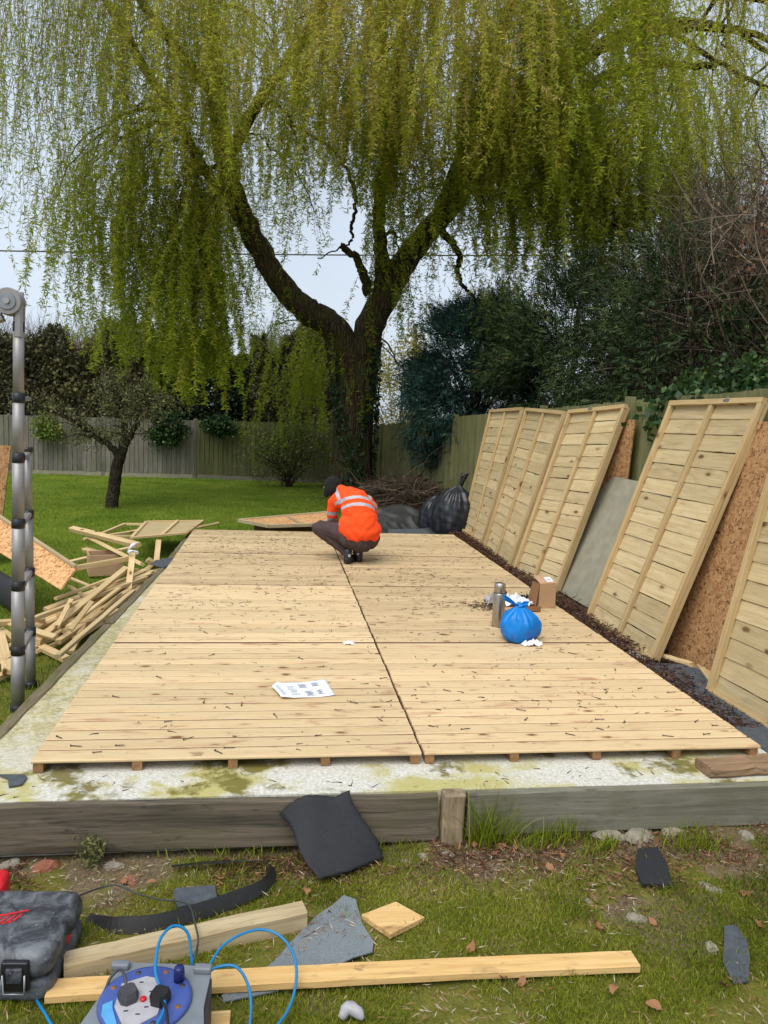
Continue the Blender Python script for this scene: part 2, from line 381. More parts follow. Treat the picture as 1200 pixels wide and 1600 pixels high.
def groundmat():
    b = NB('lawn_ground'); v = b.geo()
    n1 = b.noise(v, 1.3, 5, .6); n2 = b.noise(v, 14, 5, .7); n3 = b.noise(b.map(v, (90, 90, 90)), 1, 3, .7)
    g = b.mix(b.rng(n2, .3, .7), lin(92, 96, 36), lin(124, 120, 54))
    g = b.mix(b.rng(n3, .4, .7, 0, .5), g, lin(50, 52, 26))
    far = b.mix(b.rng(n1, .35, .65), lin(86, 110, 28), lin(118, 132, 44))
    sx = b.n('ShaderNodeSeparateXYZ'); b.L(v, sx.inputs[0])
    g = b.mix(b.rng(sx.outputs[1], 2, 6), g, b.mix(b.rng(n3, .35, .7, 0, .4), far, lin(70, 92, 18)))
    mud = b.mix(b.rng(n3, .35, .65), lin(92, 78, 60), lin(128, 114, 92))
    mask = b.rng(b.math('ADD', b.noise(b.map(v, loc=(3, 1, 0)), 2.6, 5, .65), b.math('ADD', b.rng(sx.outputs[1], -.75, -.25, -.06, .16), b.rng(sx.outputs[0], 1.8, 3.0, 0, .10))), .53, .62)
    near = b.rng(sx.outputs[1], 0, .6, 1, 0)
    c = b.mix(b.math('MULTIPLY', mask, near), g, mud)
    # bare earth and litter below the willow and along the right fence
    dirt = b.mix(b.rng(n2, .35, .65), lin(60, 48, 36), lin(92, 74, 54))
    rt = b.math('MULTIPLY', b.rng(b.math('ADD', sx.outputs[0], b.math('MULTIPLY', n1, .8)), 2.6, 3.4), b.rng(sx.outputs[1], -.1, .2))
    c = b.mix(rt, c, dirt)
    b.bump(b.math('ADD', n2, b.math('MULTIPLY', n3, .6)), .6, .02)
    return b.base(c, .95, 0, .1)
M['ground'] = groundmat()

M['tarfelt'] = plain('tarred_felt', lin(31, 32, 36), .75, var=.2, scale=60, bump=.3)
M['felt'] = plain('grey_mineral_felt', lin(116, 124, 128), .85, var=.22, scale=160, bump=.4)
M['feltd'] = plain('slate_felt', lin(70, 76, 82), .75, var=.25, scale=30, bump=.3)
M['cement'] = plain('grey_board', lin(146, 142, 122), .85, var=.14, scale=9, bump=.1)
M['rubber'] = plain('black_rubber', lin(34, 34, 34), .5, var=.2, scale=30, bump=.1)
M['blackplastic'] = plain('black_plastic', lin(24, 25, 28), .42, var=.15, scale=20)
M['alu'] = plain('aluminium', lin(150, 147, 145), .5, .5, var=.12, scale=12)
M['steel'] = plain('brushed_steel', lin(176, 170, 162), .28, .95, var=.05, scale=12)
M['zinc'] = plain('zinc', lin(150, 152, 156), .4, .8)
M['nail'] = plain('dark_nail', lin(70, 66, 70), .45, .7)
M['hiviz'] = plain('hi_vis_orange', (1.0, .075, .004, 1), .9, var=.08, scale=6, bump=.15)
M['reflect'] = plain('reflective_tape', lin(168, 172, 180), .45, var=.05)
M['trouser'] = plain('brown_cloth', lin(70, 54, 54), .9, var=.18, scale=14, bump=.3)
M['boot'] = plain('black_leather', lin(30, 30, 32), .5, var=.3, scale=30)
M['cap'] = plain('black_knit', lin(14, 14, 16), .95, var=.2, scale=50, bump=.3)
M['skin'] = plain('skin', lin(176, 130, 104), .55, var=.08)
M['binbag'] = plain('black_bin_bag', lin(24, 26, 32), .38, var=.2, scale=5, bump=.25)
M['tarp'] = plain('grey_tarpaulin', lin(46, 47, 45), .6, var=.25, scale=4, bump=.5)
M['card'] = plain('cardboard', lin(178, 144, 110), .85, var=.07, scale=9)
M['carddark'] = plain('cardboard_inside', lin(130, 92, 60), .85, var=.07)
M['white'] = plain('white_paper', lin(226, 230, 238), .7, var=.03)
M['tissue'] = plain('white_tissue', lin(232, 232, 230), .8, var=.03)
M['ink'] = plain('grey_ink', lin(150, 154, 166), .7, var=.2, scale=60)
M['ink2'] = plain('light_ink', lin(186, 190, 200), .7, var=.2, scale=60)
M['red'] = plain('red_plastic', lin(196, 24, 36), .4, var=.1)
M['reelgrey'] = plain('grey_plastic', lin(116, 122, 128), .5, var=.12, scale=14, bump=.06)
M['reelblue'] = plain('blue_plastic', lin(64, 84, 152), .4, var=.15, scale=10)
M['navy'] = plain('dark_blue_plastic', lin(24, 34, 92), .4)
M['sockets'] = plain('pale_grey_plastic', lin(168, 166, 170), .5, var=.15, scale=25)
M['labelblue'] = plain('light_blue_label', lin(84, 156, 204), .45, var=.1, scale=40)
M['cable'] = plain('blue_cable', lin(8, 118, 172), .4, var=.08)
M['greycable'] = plain('dark_cable', lin(54, 60, 58), .5)
M['plug'] = plain('dark_plug', lin(62, 62, 66), .55, var=.2, scale=20)
M['stone'] = plain('pale_stone', lin(138, 131, 116), .9, var=.25, scale=18, bump=.5)
M['brick'] = plain('broken_brick', lin(140, 88, 66), .9, var=.25, scale=20, bump=.5)
M['moss'] = plain('moss', lin(92, 98, 40), .95, var=.3, scale=40)
M['glasspane'] = plain('window_glass', lin(60, 70, 80), .1)
M['roof'] = plain('roof_tiles', lin(122, 108, 98), .9, var=.2, scale=2)
M['render'] = plain('cream_wall', lin(186, 178, 160), .9, var=.08)
M['darkwood'] = plain('dark_pole', lin(58, 50, 44), .9, var=.2)
def casemat():
    b = NB('scuffed_case'); v = b.obj()
    n = b.noise(b.map(v, (9, 9, 9)), 1, 6, .65, 1.2); n2 = b.noise(b.map(v, (30, 60, 30)), 1, 4, .7, 2)
    c = b.mix(b.rng(n, .40, .66), lin(46, 48, 54), lin(112, 116, 122))
    c = b.mix(b.rng(n2, .60, .74, 0, .7), c, lin(168, 170, 172))
    b.bump(n2, .2, .004)
    return b.base(c, .5, 0, .4)
M['case'] = casemat()
def bagblue():
    b = NB('blue_carrier_bag'); v = b.obj()
    n = b.noise(v, 9, 3, .5); sx = b.n('ShaderNodeSeparateXYZ'); b.L(v, sx.inputs[0])
    low = b.rng(sx.outputs[2], .12, .03)
    c = b.mix(b.math('MULTIPLY', b.rng(n, .5, .62), low), lin(4, 138, 226), lin(66, 84, 170))
    n3 = b.noise(b.map(v, loc=(3, 3, 3)), 11, 3, .5)
    c = b.mix(b.math('MULTIPLY', b.rng(n3, .56, .68, 0, .7), low), c, lin(40, 150, 150))
    b.base(c, .35, 0, .5)
    t = b.n('ShaderNodeBsdfTranslucent'); b.L(c, t.inputs[0]); m = b.n('ShaderNodeMixShader'); m.inputs[0].default_value = .3
    b.L(b.p.outputs[0], m.inputs[1]); b.L(t.outputs[0], m.inputs[2]); b.L(m.outputs[0], b.out.inputs[0])
    return b.m
M['bagblue'] = bagblue()
M['willow'] = leafmat('willow_leaf', [(0, lin(104, 122, 32)), (.3, lin(148, 164, 42)), (.6, lin(184, 188, 58)), (.8, lin(202, 194, 90)), (1, lin(200, 172, 112))], .58)
M['withy'] = plain('withy', lin(128, 112, 64), .8, var=.2)
M['willowbark'] = bark('willow_bark', lin(50, 41, 32), lin(98, 84, 64), lin(74, 78, 38), .55)
M['twigbark'] = bark('twig_bark', lin(62, 52, 42), lin(96, 82, 66), lin(88, 92, 52), .4, 2)
M['applebark'] = bark('apple_bark', lin(42, 36, 30), lin(78, 68, 54), lin(70, 76, 44), .3, 2)
M['ivy'] = leafmat('ivy_leaf', [(0, lin(22, 42, 22)), (.5, lin(44, 72, 36)), (.85, lin(78, 104, 52)), (1, lin(128, 140, 74))], .15, .4)
M['bush'] = leafmat('bush_leaf', [(0, lin(30, 50, 26)), (.5, lin(58, 86, 42)), (1, lin(112, 134, 70))], .3, .45)
M['conifer'] = leafmat('conifer_spray', [(0, lin(24, 44, 42)), (.5, lin(46, 78, 70)), (.85, lin(74, 108, 88)), (1, lin(100, 120, 80))], .1, .6)
M['conifer2'] = leafmat('green_spray', [(0, lin(26, 38, 22)), (.5, lin(52, 70, 36)), (.9, lin(84, 102, 48)), (1, lin(100, 78, 54))], .1, .6)
M['hedge'] = leafmat('hedge_leaf', [(0, lin(62, 60, 40)), (.5, lin(100, 98, 62)), (.85, lin(130, 130, 78)), (1, lin(156, 142, 96))], .2)
M['yshrub'] = leafmat('spring_shrub', [(0, lin(70, 92, 32)), (.5, lin(112, 132, 50)), (1, lin(160, 168, 80))], .35)
M['appleleaf'] = leafmat('apple_leaf', [(0, lin(72, 78, 46)), (.5, lin(108, 112, 70)), (1, lin(152, 150, 100))], .3)
M['bramble'] = leafmat('bare_twig', [(0, lin(56, 46, 38)), (.5, lin(92, 78, 64)), (1, lin(138, 122, 102))], 0, .85)
M['farfol'] = leafmat('far_foliage', [(0, lin(120, 112, 60)), (.5, lin(158, 146, 76)), (1, lin(188, 172, 100))], .3)
M['blade'] = leafmat('grass_blade', [(0, lin(78, 94, 22)), (.35, lin(120, 134, 32)), (.7, lin(154, 162, 52)), (.88, lin(168, 160, 78)), (1, lin(184, 168, 116))], .35)
M['lawnblade'] = leafmat('lawn_blade', [(0, lin(82, 106, 24)), (.5, lin(116, 138, 38)), (.9, lin(150, 162, 64)), (1, lin(168, 160, 92))], .35)
M['litter'] = leafmat('leaf_litter', [(0, lin(52, 36, 30)), (.5, lin(84, 58, 46)), (.8, lin(116, 82, 60)), (1, lin(160, 124, 92))], 0, .85)
M['drylf'] = leafmat('dry_leaf', [(0, lin(116, 82, 58)), (.5, lin(156, 110, 76)), (.8, lin(140, 118, 92)), (1, lin(184, 172, 150))], .1, .8)
M['specks'] = leafmat('deck_specks', [(0, lin(44, 34, 32)), (.6, lin(86, 62, 52)), (.9, lin(120, 86, 66)), (1, lin(150, 120, 90))], 0, .85)

# ---------------------------------------------------------------- ground and slab
def sm(a, b, x): t = np.clip((x-a)/(b-a), 0, 1); return t*t*(3-2*t)
def gz(x, y):
    x = np.asarray(x, float); y = np.asarray(y, float)
    z = -.30+(vnoise(x, y, 1.1, 1)-.5)*.03+(vnoise(x, y, 5, 2)-.5)*.022*(y < 1)
    z = z+.19*sm(3.55, 3.9, x)*sm(-.3, -.15, y)*(1-sm(12, 18, y))
    z = z+.03*sm(2.3, 3.2, x)*(y < -.2)
    z = z-.03*sm(-.9, -.3, y)*(y < -.22)*sm(1.9, 1.0, x)
    return z
gx = np.unique(np.round(np.concatenate([np.linspace(-90, -9, 14), np.arange(-9, -2, .5), np.arange(-2, 5.6, .06), np.arange(5.6, 14, .7), np.linspace(14, 90, 12)]), 3))
gy = np.unique(np.round(np.concatenate([np.linspace(-60, -4, 8), np.arange(-4, -1.8, .3), np.arange(-1.8, 1.4, .05), np.arange(1.4, 26, .3), np.linspace(26, 110, 12)]), 3))
GX, GY = np.meshgrid(gx, gy); GZ = gz(GX, GY); nx = len(gx)
ii, jj = np.meshgrid(np.arange(len(gy)-1), np.arange(nx-1), indexing='ij'); q0 = (ii*nx+jj).ravel()
o = link('ground', np_mesh('ground', np.stack([GX, GY, GZ], -1).reshape(-1, 3), np.stack([q0, q0+1, q0+nx+1, q0+nx], 1), M['ground'], smooth=True))
tag(o, kind='structure')

mb = MB()
left = [(-.29, -.24), (-.26, .4), (-.20, 1.4), (-.13, 2.6), (-.05, 4.3), (-.015, 5.5), (0.0, 7.36)]
mb.poly([(-.45, -.24, -.19)]+[(x-.02, y, -.19) for x, y in left[1:]]+[(3.85, 7.36, -.19), (3.85, -.24, -.19)], .25)
tag(mb.build('concrete_slab', M['slab']), kind='structure')
mb = MB()
mb.beam((-1.2, -.262, -.172), (1.86, -.262, -.182), .045, .22, ch=.006, segs=24, wob=.004)
tag(mb.build('retaining_sleeper', M['sleeper']), 'long dark weathered timber sleeper holding the front left edge of the slab', 'sleeper')
mb = MB()
mb.beam((2.0, -.262, -.172), (4.6, -.256, -.167), .045, .21, ch=.006, segs=20, wob=.004)
tag(mb.build('retaining_board', M['sleeper2']), 'paler grey edging board holding the front right edge of the slab behind grass tufts', 'edging board')
mb = MB(); mb.beam((1.93, -.275, -.36), (1.93, -.272, -.062), .10, .085, up=(0, 1, 0), ch=.008, segs=8, wob=.006)
tag(mb.build('edging_post', M['posttimber']), 'short weathered timber post set between the two front edging timbers', 'post')
kp = [((-.325, -.2), (-.185, 2.55)), ((-.18, 2.58), (-.085, 4.85)), ((-.08, 4.88), (-.035, 7.35))]
lab = ['mossy edging timber along the slab beside the ladder foot, nearest of three', 'mossy edging timber beside the heap of broken battens, middle of three', 'mossy edging timber at the far left corner of the slab by the framed offcut']
for i, ((x0, y0), (x1, y1)) in enumerate(kp):
    mb = MB(); mb.beam((x0, y0, -.15), (x1, y1, -.15), .075, .19, ch=.010, segs=18, wob=.009)
    tag(mb.build('edging_timber', M['kerb']), lab[i], 'edging timber', 'mossy timbers edging the left side of the slab')
mb = MB(); mb.beam((-.5, -.26, -.14), (-.405, .13, -.15), .08, .2, ch=.01, segs=6, wob=.008)

# ---------------------------------------------------------------- shed floor of eight panels
rows = [0, 1.88, 3.76, 5.42, 7.2]; cols = [(0, 1.835), (1.85, 3.66)]
flab = {(0, 0): 'front left shed floor panel with the instruction sheet on it', (0, 1): 'front right shed floor panel beside the two nearest leaning panels',
        (1, 0): 'left floor panel in the second row, white scrap at its front edge line', (1, 1): 'right floor panel in the second row carrying the flask and blue bag',
        (2, 0): 'left floor panel in the third row just in front of the crouching worker', (2, 1): 'right floor panel in the third row under the worker boots',
        (3, 0): 'rear left floor panel next to the framed offcut on the lawn', (3, 1): 'rear right floor panel next to the black bin bag'}
for r in range(4):
    for c in range(2):
        x0, x1 = cols[c]; y0, y1 = rows[r]+.015, rows[r+1]-.018
        dz = random.uniform(-.002, .002) if r else 0
        e = empty('decking_panel', ((x0+x1)/2, (y0+y1)/2, -.065), flab[(r, c)], 'floor panel', 'tongue and groove floor panels laid in two columns')
        n = round((y1-y0)/.1175); bw = (y1-y0)/n; mb = MB()
        for k in range(n):
            yc = y0+bw*(k+.5); sk = random.uniform(-.003, .003)
            mb.beam((x0+sk, yc, -.009+dz), (x1+sk, yc, -.009+dz+random.uniform(-.0012, .0012)), bw-.0085, .018, ch=.006, segs=5, wob=.0012)
        mb.build('boards', M['deckw'] if r >= 2 or (r == 1 and c == 1) else M['deck'], e)
        mb = MB()
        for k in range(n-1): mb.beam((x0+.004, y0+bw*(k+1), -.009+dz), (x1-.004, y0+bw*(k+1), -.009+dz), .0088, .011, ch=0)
        mb.build('groove_strips', M['groove'], e)  # dark brown strips fill the gaps between neighbouring boards
        if r < 3: mb = MB(); mb.beam((x0+.002, y1+.0165, -.010), (x1-.002, y1+.0165, -.010), .032, .012, ch=0); mb.build('joint_strip', M['joint'], e)  # darker strip fills the gap to the next row of panels
        for k in range(5):
            xb = x0+.03+(x1-x0-.06)*k/4; mb = MB(); mb.beam((xb, y0+.012, -.0405), (xb, y1-.012, -.0405), .045, .043, ch=.003)
            mb.build('bearer', M['bearer'], e)

# ---------------------------------------------------------------- leaning shed wall panels
def lean_panel(name, label, BL, BR, TL, nb=15, group='slatted shed wall panels leaning on the right fence', TR=None, clip=None, halves=2, h=None):
    BL, BR, TL = Vector(BL), Vector(BR), Vector(TL); TR = Vector(TR) if TR else TL+(BR-BL)
    w = (BR-BL).length; h = (TL-BL).length; nrm = (BR-BL).cross(TL-BL).normalized()
    if nrm.x > 0: nrm = -nrm
    def Q(u, v, n=0.): return (BL.lerp(BR, u/w)).lerp(TL.lerp(TR, u/w), v/h)+nrm*n
    e = empty(name, (BL+BR)/2, label, 'shed panel', group)
    mb = MB(); bh = (h-.04)/nb; V = (Q(0, h)-Q(0, 0)).normalized()
    cuts = [.02, w/2, w-.02] if halves == 2 else [.02, w-.02]
    for i in range(nb):
        for k in range(len(cuts)-1):
            jt = random.uniform(-.004, .004); v0 = .02+bh*(i+.5)+jt
            ws = bh-.0005+random.uniform(-.003, .002)
            mb.beam(Q(cuts[k], v0, -.010), Q(cuts[k+1], v0+random.uniform(-.006, .006), -.010), .010, ws, up=(V-nrm*.06), ch=.002, segs=8, wob=.003)
    mb.build('cladding', M['pine'], e)
    fw = .045; mb = MB()
    for a, b2, up in ((Q(0, fw/2, .018), Q(w, fw/2, .018), V), (Q(0, h-fw/2, .018), Q(w, h-fw/2, .018), V)):
        mb.beam(a, b2, .042, fw, up=up, ch=.003, segs=6, wob=.002)
    U = (BR-BL).normalized()
    mb.beam(Q(fw/2, fw, .017), Q(fw/2, h-fw, .017), .042, fw, up=U, ch=.003, segs=6, wob=.002)
    mb.beam(Q(w-fw/2, fw, .017), Q(w-fw/2, h-fw, .017), .042, fw, up=U, ch=.003, segs=6, wob=.002)
    # back edge frame so that the panel has the depth seen at its side
    mb.beam(Q(w-.012, .02, -.022), Q(w-.012, h-.02, -.022), .03, .022, up=U, ch=.002, segs=4, wob=.002)
    mb.beam(Q(.012, .02, -.022), Q(.012, h-.02, -.022), .03, .022, up=U, ch=.002, segs=4, wob=.002)
    mb.build('frame', M['frame'], e)
    mb = MB(); mb.beam(Q(w/2, fw, .014), Q(w/2, h-fw, .014), .034, .045, up=U, ch=.003, segs=6, wob=.002)
    mb.build('centre_batten', M['frame'], e)
    if clip is not None:
        mb = MB(); mb.beam(Q(clip-.035, h-.018, .041), Q(clip+.035, h-.018, .041), .003, .022, up=V, ch=0)
        mb.beam(Q(clip-.01, h+.004, .02), Q(clip+.012, h+.004, .045), .02, .003, ch=0, up=V)
        mb.build('bracket', M['zinc'], e)
    return e
lean_panel('shed_panel', 'farthest leaning slatted panel, just behind the black bin bag', (4.06, 8.21, -.1), (3.98, 6.75, -.1), (4.41, 8.21, 1.82), TR=(4.46, 6.75, 1.85))
lean_panel('shed_panel', 'second farthest leaning slatted panel, its edge against the farthest one', (3.96, 6.58, -.1), (3.84, 5.06, -.1), (4.45, 6.57, 1.84), TR=(4.42, 5.06, 1.79))
lean_panel('shed_panel', 'leaning slatted panel directly behind the cardboard box, metal clip on top', (3.87, 4.96, -.1), (4.03, 3.98, -.1), (4.42, 4.95, 1.80), TR=(4.65, 3.98, 1.87), clip=.42)
lean_panel('shed_panel', 'large leaning slatted panel between the grey board and the chipboard sheet', (3.92, 2.91, -.1), (3.92, 1.67, -.1), (4.56, 2.91, 1.88), TR=(4.62, 1.67, 1.89), clip=.82)
lean_panel('shed_panel', 'nearest leaning slatted panel, cut off by the right edge of the photo', (3.98, 1.03, -.1), (4.0, -.25, -.1), (4.36, 1.03, 1.85), TR=(4.5, -.25, 1.95))

def sheet(name, pts, th, mat, label, cat, group=None):
    P = [Vector(p) for p in pts]; n = (P[1]-P[0]).cross(P[2]-P[1]).normalized(); mb = MB(); mb.poly(P, th, n=n)
    return tag(mb.build(name, mat), label, cat, group)
sheet('grey_board', [(4.08, 4.2, -.1), (4.12, 2.75, -.1), (4.62, 2.75, 1.12), (4.60, 4.25, 1.12)], .014, M['cement'], 'plain grey board leaning behind two slatted panels', 'board')
sheet('chipboard_sheet', [(4.16, 2.3, -.12), (4.18, .2, -.12), (4.56, .2, 1.72), (4.58, 2.25, 1.72)], .018, M['osb'], 'tall brown chipboard sheet leaning between the two nearest slatted panels', 'chipboard sheet')
sheet('chipboard_offcut', [(4.45, 4.5, .6), (4.62, 3.93, -.05), (4.685, 3.86, 1.72), (4.67, 4.2, 1.72)], .014, M['osb'], 'narrow chipboard strip showing behind the panel with the cardboard box', 'chipboard strip')

# ---------------------------------------------------------------- fences
def fence(name, pts, h0, h1, mat, label, bw=.11, post=2.4, postmat=None, gravel=True, side=-1):
    """pts = ((x0,y0),(x1,y1)), ground z and top z at both ends"""
    (x0, y0, zb0, zt0), (x1, y1, zb1, zt1) = pts
    a = Vector((x0, y0, 0)); b = Vector((x1, y1, 0)); d = (b-a); L = d.length; d.normalize(); nr = Vector((d.y, -d.x, 0))*side
    e = empty(name, ((x0+x1)/2, (y0+y1)/2, min(zb0, zb1)), label, 'fence')
    mb = MB(); n = int(L/bw)
    for i in range(n):
        t = (i+.5)/n; p = a.lerp(b, t); zb = zb0+(zb1-zb0)*t+(.14 if gravel else 0); zt = zt0+(zt1-zt0)*t+random.uniform(-.008, .008)
        o_ = nr*random.uniform(-.004, .004)
        mb.beam(Vector((p.x, p.y, zb))+o_, Vector((p.x, p.y, zt))+o_, bw*.99, .016, up=(d*.12+nr), ch=.002, segs=2, wob=.003)
    mb.build('boards', mat, e)
    k = max(1, round(L/post))
    for i in range(k+1):
        p = a.lerp(b, i/k); t = i/k; zb = zb0+(zb1-zb0)*t; zt = zt0+(zt1-zt0)*t+.04
        mb = MB(); mb.beam((p.x, p.y, zb-.2)+Vector((0, 0, 0)) if False else Vector((p.x, p.y, zb-.2))+nr*.05, Vector((p.x, p.y, zt))+nr*.05, .09, .09, up=nr, ch=.006, segs=4, wob=.004)
        mb.build('post', postmat or mat, e)
    if gravel:
        mb = MB()
        for i in range(k):
            p = a.lerp(b, i/k)+d*.05; q = a.lerp(b, (i+1)/k)-d*.05
            mb.beam(Vector((p.x, p.y, zb0+(zb1-zb0)*i/k+.05))+nr*.02, Vector((q.x, q.y, zb0+(zb1-zb0)*(i+1)/k+.05))+nr*.02, .045, .17, ch=.005, segs=4, wob=.003)
        mb.build('gravel_board', M['cement'] if name == 'grey_fence' else M['sleeper2'], e)
    return e
fence('grey_fence', ((-11, 18.6, -.32, 1.22), (-1.16, 18.6, -.32, 1.33)), 0, 0, M['fenceg'], 'weathered grey close board fence behind the small tree', bw=.125)
fence('green_fence', ((-1.14, 18.62, -.32, 1.34), (4.1, 18.3, -.32, 1.40)), 0, 0, M['fenced'], 'dark green tinged close board fence behind the big tree', bw=.125, postmat=M['fencer'])
fence('olive_fence', ((4.02, 17.6, -.32, 1.42), (4.78, 12.0, -.15, 1.72)), 0, 0, M['fencer'], 'olive board fence behind the heap of dry branches', gravel=False, bw=.14, post=2.8, side=1)
fence('boundary_fence', ((4.80, 12.0, -.15, 1.72), (4.74, -1.2, -.12, 2.05)), 0, 0, M['fencer'], 'green tinged board fence behind the leaning slatted panels', gravel=False, bw=.14, post=2.6, side=1)

# ---------------------------------------------------------------- big weeping willow
def jitter_path(pts, n=6, amp=.05):
    P = spline(pts, n)
    return [P[0]]+[p+Vector((random.uniform(-amp, amp), random.uniform(-amp, amp), random.uniform(-amp, amp))) for p in P[1:-1]]+[P[-1]]
def radii(n, r0, r1, pw=1.): return [r0+(r1-r0)*(i/(n-1))**pw for i in range(n)]
willow = empty('willow_tree', (2.94, 14.9, -.3), 'big weeping willow with forked trunk and long drooping yellow green withies', 'tree')
mb = MB()
tp = spline([(2.96, 14.95, -.45), (2.95, 14.95, 0.1), (2.92, 14.95, 1.2), (2.88, 14.95, 2.4), (2.84, 14.95, 3.4)], 8)
seg = 40; n = len(tp); vs = []; ts = []
for i, p in enumerate(tp):
    t = i/(n-1); base = .46+.15*math.exp(-max(0, p.z+.3)*3.)-.03*math.sin(t*3.1)+.10*t**3
    for j in range(seg):
        an = 2*math.pi*j/seg
        rib = 1+.05*math.sin(an*7+p.z*.7)+.03*math.sin(an*17+p.z*1.9)+random.uniform(-.015, .015)
        vs.append((p.x+math.cos(an)*base*rib*(1+.25*t**3), p.y+math.sin(an)*base*rib, p.z)); ts.append((p.z, an, 0))
fs = [(i*seg+j, i*seg+(j+1) % seg, (i+1)*seg+(j+1) % seg, (i+1)*seg+j) for i in range(n-1) for j in range(seg)]
mb.add(vs, fs, ts, .5, 0, True)
def limb(pts, r0, r1, sides=16, n=7, amp=.03, pw=.8, m=mb):
    P = jitter_path(pts, n, amp); m.tube(P, radii(len(P), r0, r1, pw), sides, jit=.05); return P
LL = limb([(2.85, 14.9, 2.75), (2.45, 14.6, 3.55), (1.75, 14.4, 3.95), (1.28, 14.3, 4.3), (.6, 14.2, 5.25), (.1, 14.2, 6.2), (-.22, 14.2, 7.4), (-.4, 14.1, 8.9), (-.6, 14, 10.6), (-.9, 13.8, 12.4)], .39, .15, pw=.6)
RL = limb([(2.95, 14.9, 2.75), (3.2, 14.7, 3.7), (3.75, 14.5, 4.9), (4.35, 14.4, 5.8), (5.0, 14.3, 6.6), (5.6, 14, 7.6), (6.3, 13.8, 8.5), (7.2, 13.4, 9.6), (8.4, 13, 10.8), (9.5, 12.6, 11.4)], .42, .12, pw=.6)
ML = limb([(3.45, 14.5, 4.4), (3.38, 14.4, 5.2), (3.25, 14.2, 6.2), (3.3, 14, 7.6), (3.1, 13.6, 9.4), (3.0, 13, 11.4)], .2, .08, 12)
L2 = limb([(-.1, 14.2, 7.0), (.6, 13.6, 8.1), (1.5, 13, 9.2), (2.2, 12.4, 10.6)], .16, .06, 10)
L3 = limb([(.55, 14.2, 5.3), (-.5, 13.6, 6.6), (-1.6, 13, 8.2), (-2.6, 12.4, 9.6), (-3.6, 11.8, 10.4)], .13, .05, 10)
L4 = limb([(-.3, 14.2, 8.2), (-1.6, 13.4, 9.4), (-2.8, 12.4, 10.5), (-4.2, 11.6, 11)], .12, .05, 10)
R2 = limb([(5.0, 14.3, 6.6), (5.9, 13, 7.6), (6.8, 12, 8.2), (8.0, 11.4, 8.6), (9.2, 11, 8.5)], .17, .06, 10)
R3 = limb([(6.3, 13.8, 8.5), (7.4, 12.8, 9.3), (8.4, 12, 9.5), (9.6, 11.4, 9.4), (10.6, 11, 9)], .14, .05, 10)
R5 = limb([(6.9, 13.5, 9.3), (8.4, 12.6, 9.9), (10, 12, 9.7), (11.6, 12, 9.0)], .12, .04, 8)
R6 = limb([(8.0, 13.1, 10.4), (9.4, 12.6, 10.7), (11, 12.2, 10.4), (12.5, 12, 9.8)], .11, .04, 8)
R7 = limb([(8.6, 12.4, 9.9), (9.6, 11.8, 9.0), (10.8, 11.6, 8.5), (11.8, 11.5, 8.6)], .07, .025, 8)
R4 = limb([(4.6, 14.4, 6.1), (5.0, 12.6, 8), (5.2, 11.4, 9.4), (5.3, 10.6, 10.4)], .15, .05, 10)
M2 = limb([(3.25, 14.2, 6.6), (3.3, 12.6, 8.4), (3.2, 11.4, 9.6), (3.1, 10.6, 10.6)], .12, .05, 10)
limb([(3.15, 14.55, 4.45), (2.95, 14.35, 4.9), (2.75, 14.3, 5.2), (2.42, 14.3, 5.42)], .13, .07, 10)
limb([(4.6, 14.4, 6.0), (4.85, 14.2, 5.75), (5.12, 14.1, 5.38), (5.1, 14.1, 5.0), (5.2, 14.1, 4.75), (5.5, 14, 4.4)], .11, .035, 8)
limb([(2.66, 14, 6.6), (2.7, 14, 6.1), (2.62, 14, 5.8), (2.66, 14, 5.55)], .05, .03, 8)
limb([(2.66, 14, 5.5), (2.4, 14, 5.3), (1.9, 14, 5.05)], .03, .012, 6)
limb([(2.66, 14, 6.6), (2.5, 14, 6.95), (2.1, 13.8, 7.3), (1.2, 13.6, 7.7)], .05, .02, 8)
trunk = mb.build('trunk', M['willowbark'], willow)
LIMBS = [LL[10:], RL[14:], ML, R5, R6, R7, L2, L3, L4, R2, R3, R4, M2]
nodes = [p for l in LIMBS for p in l]

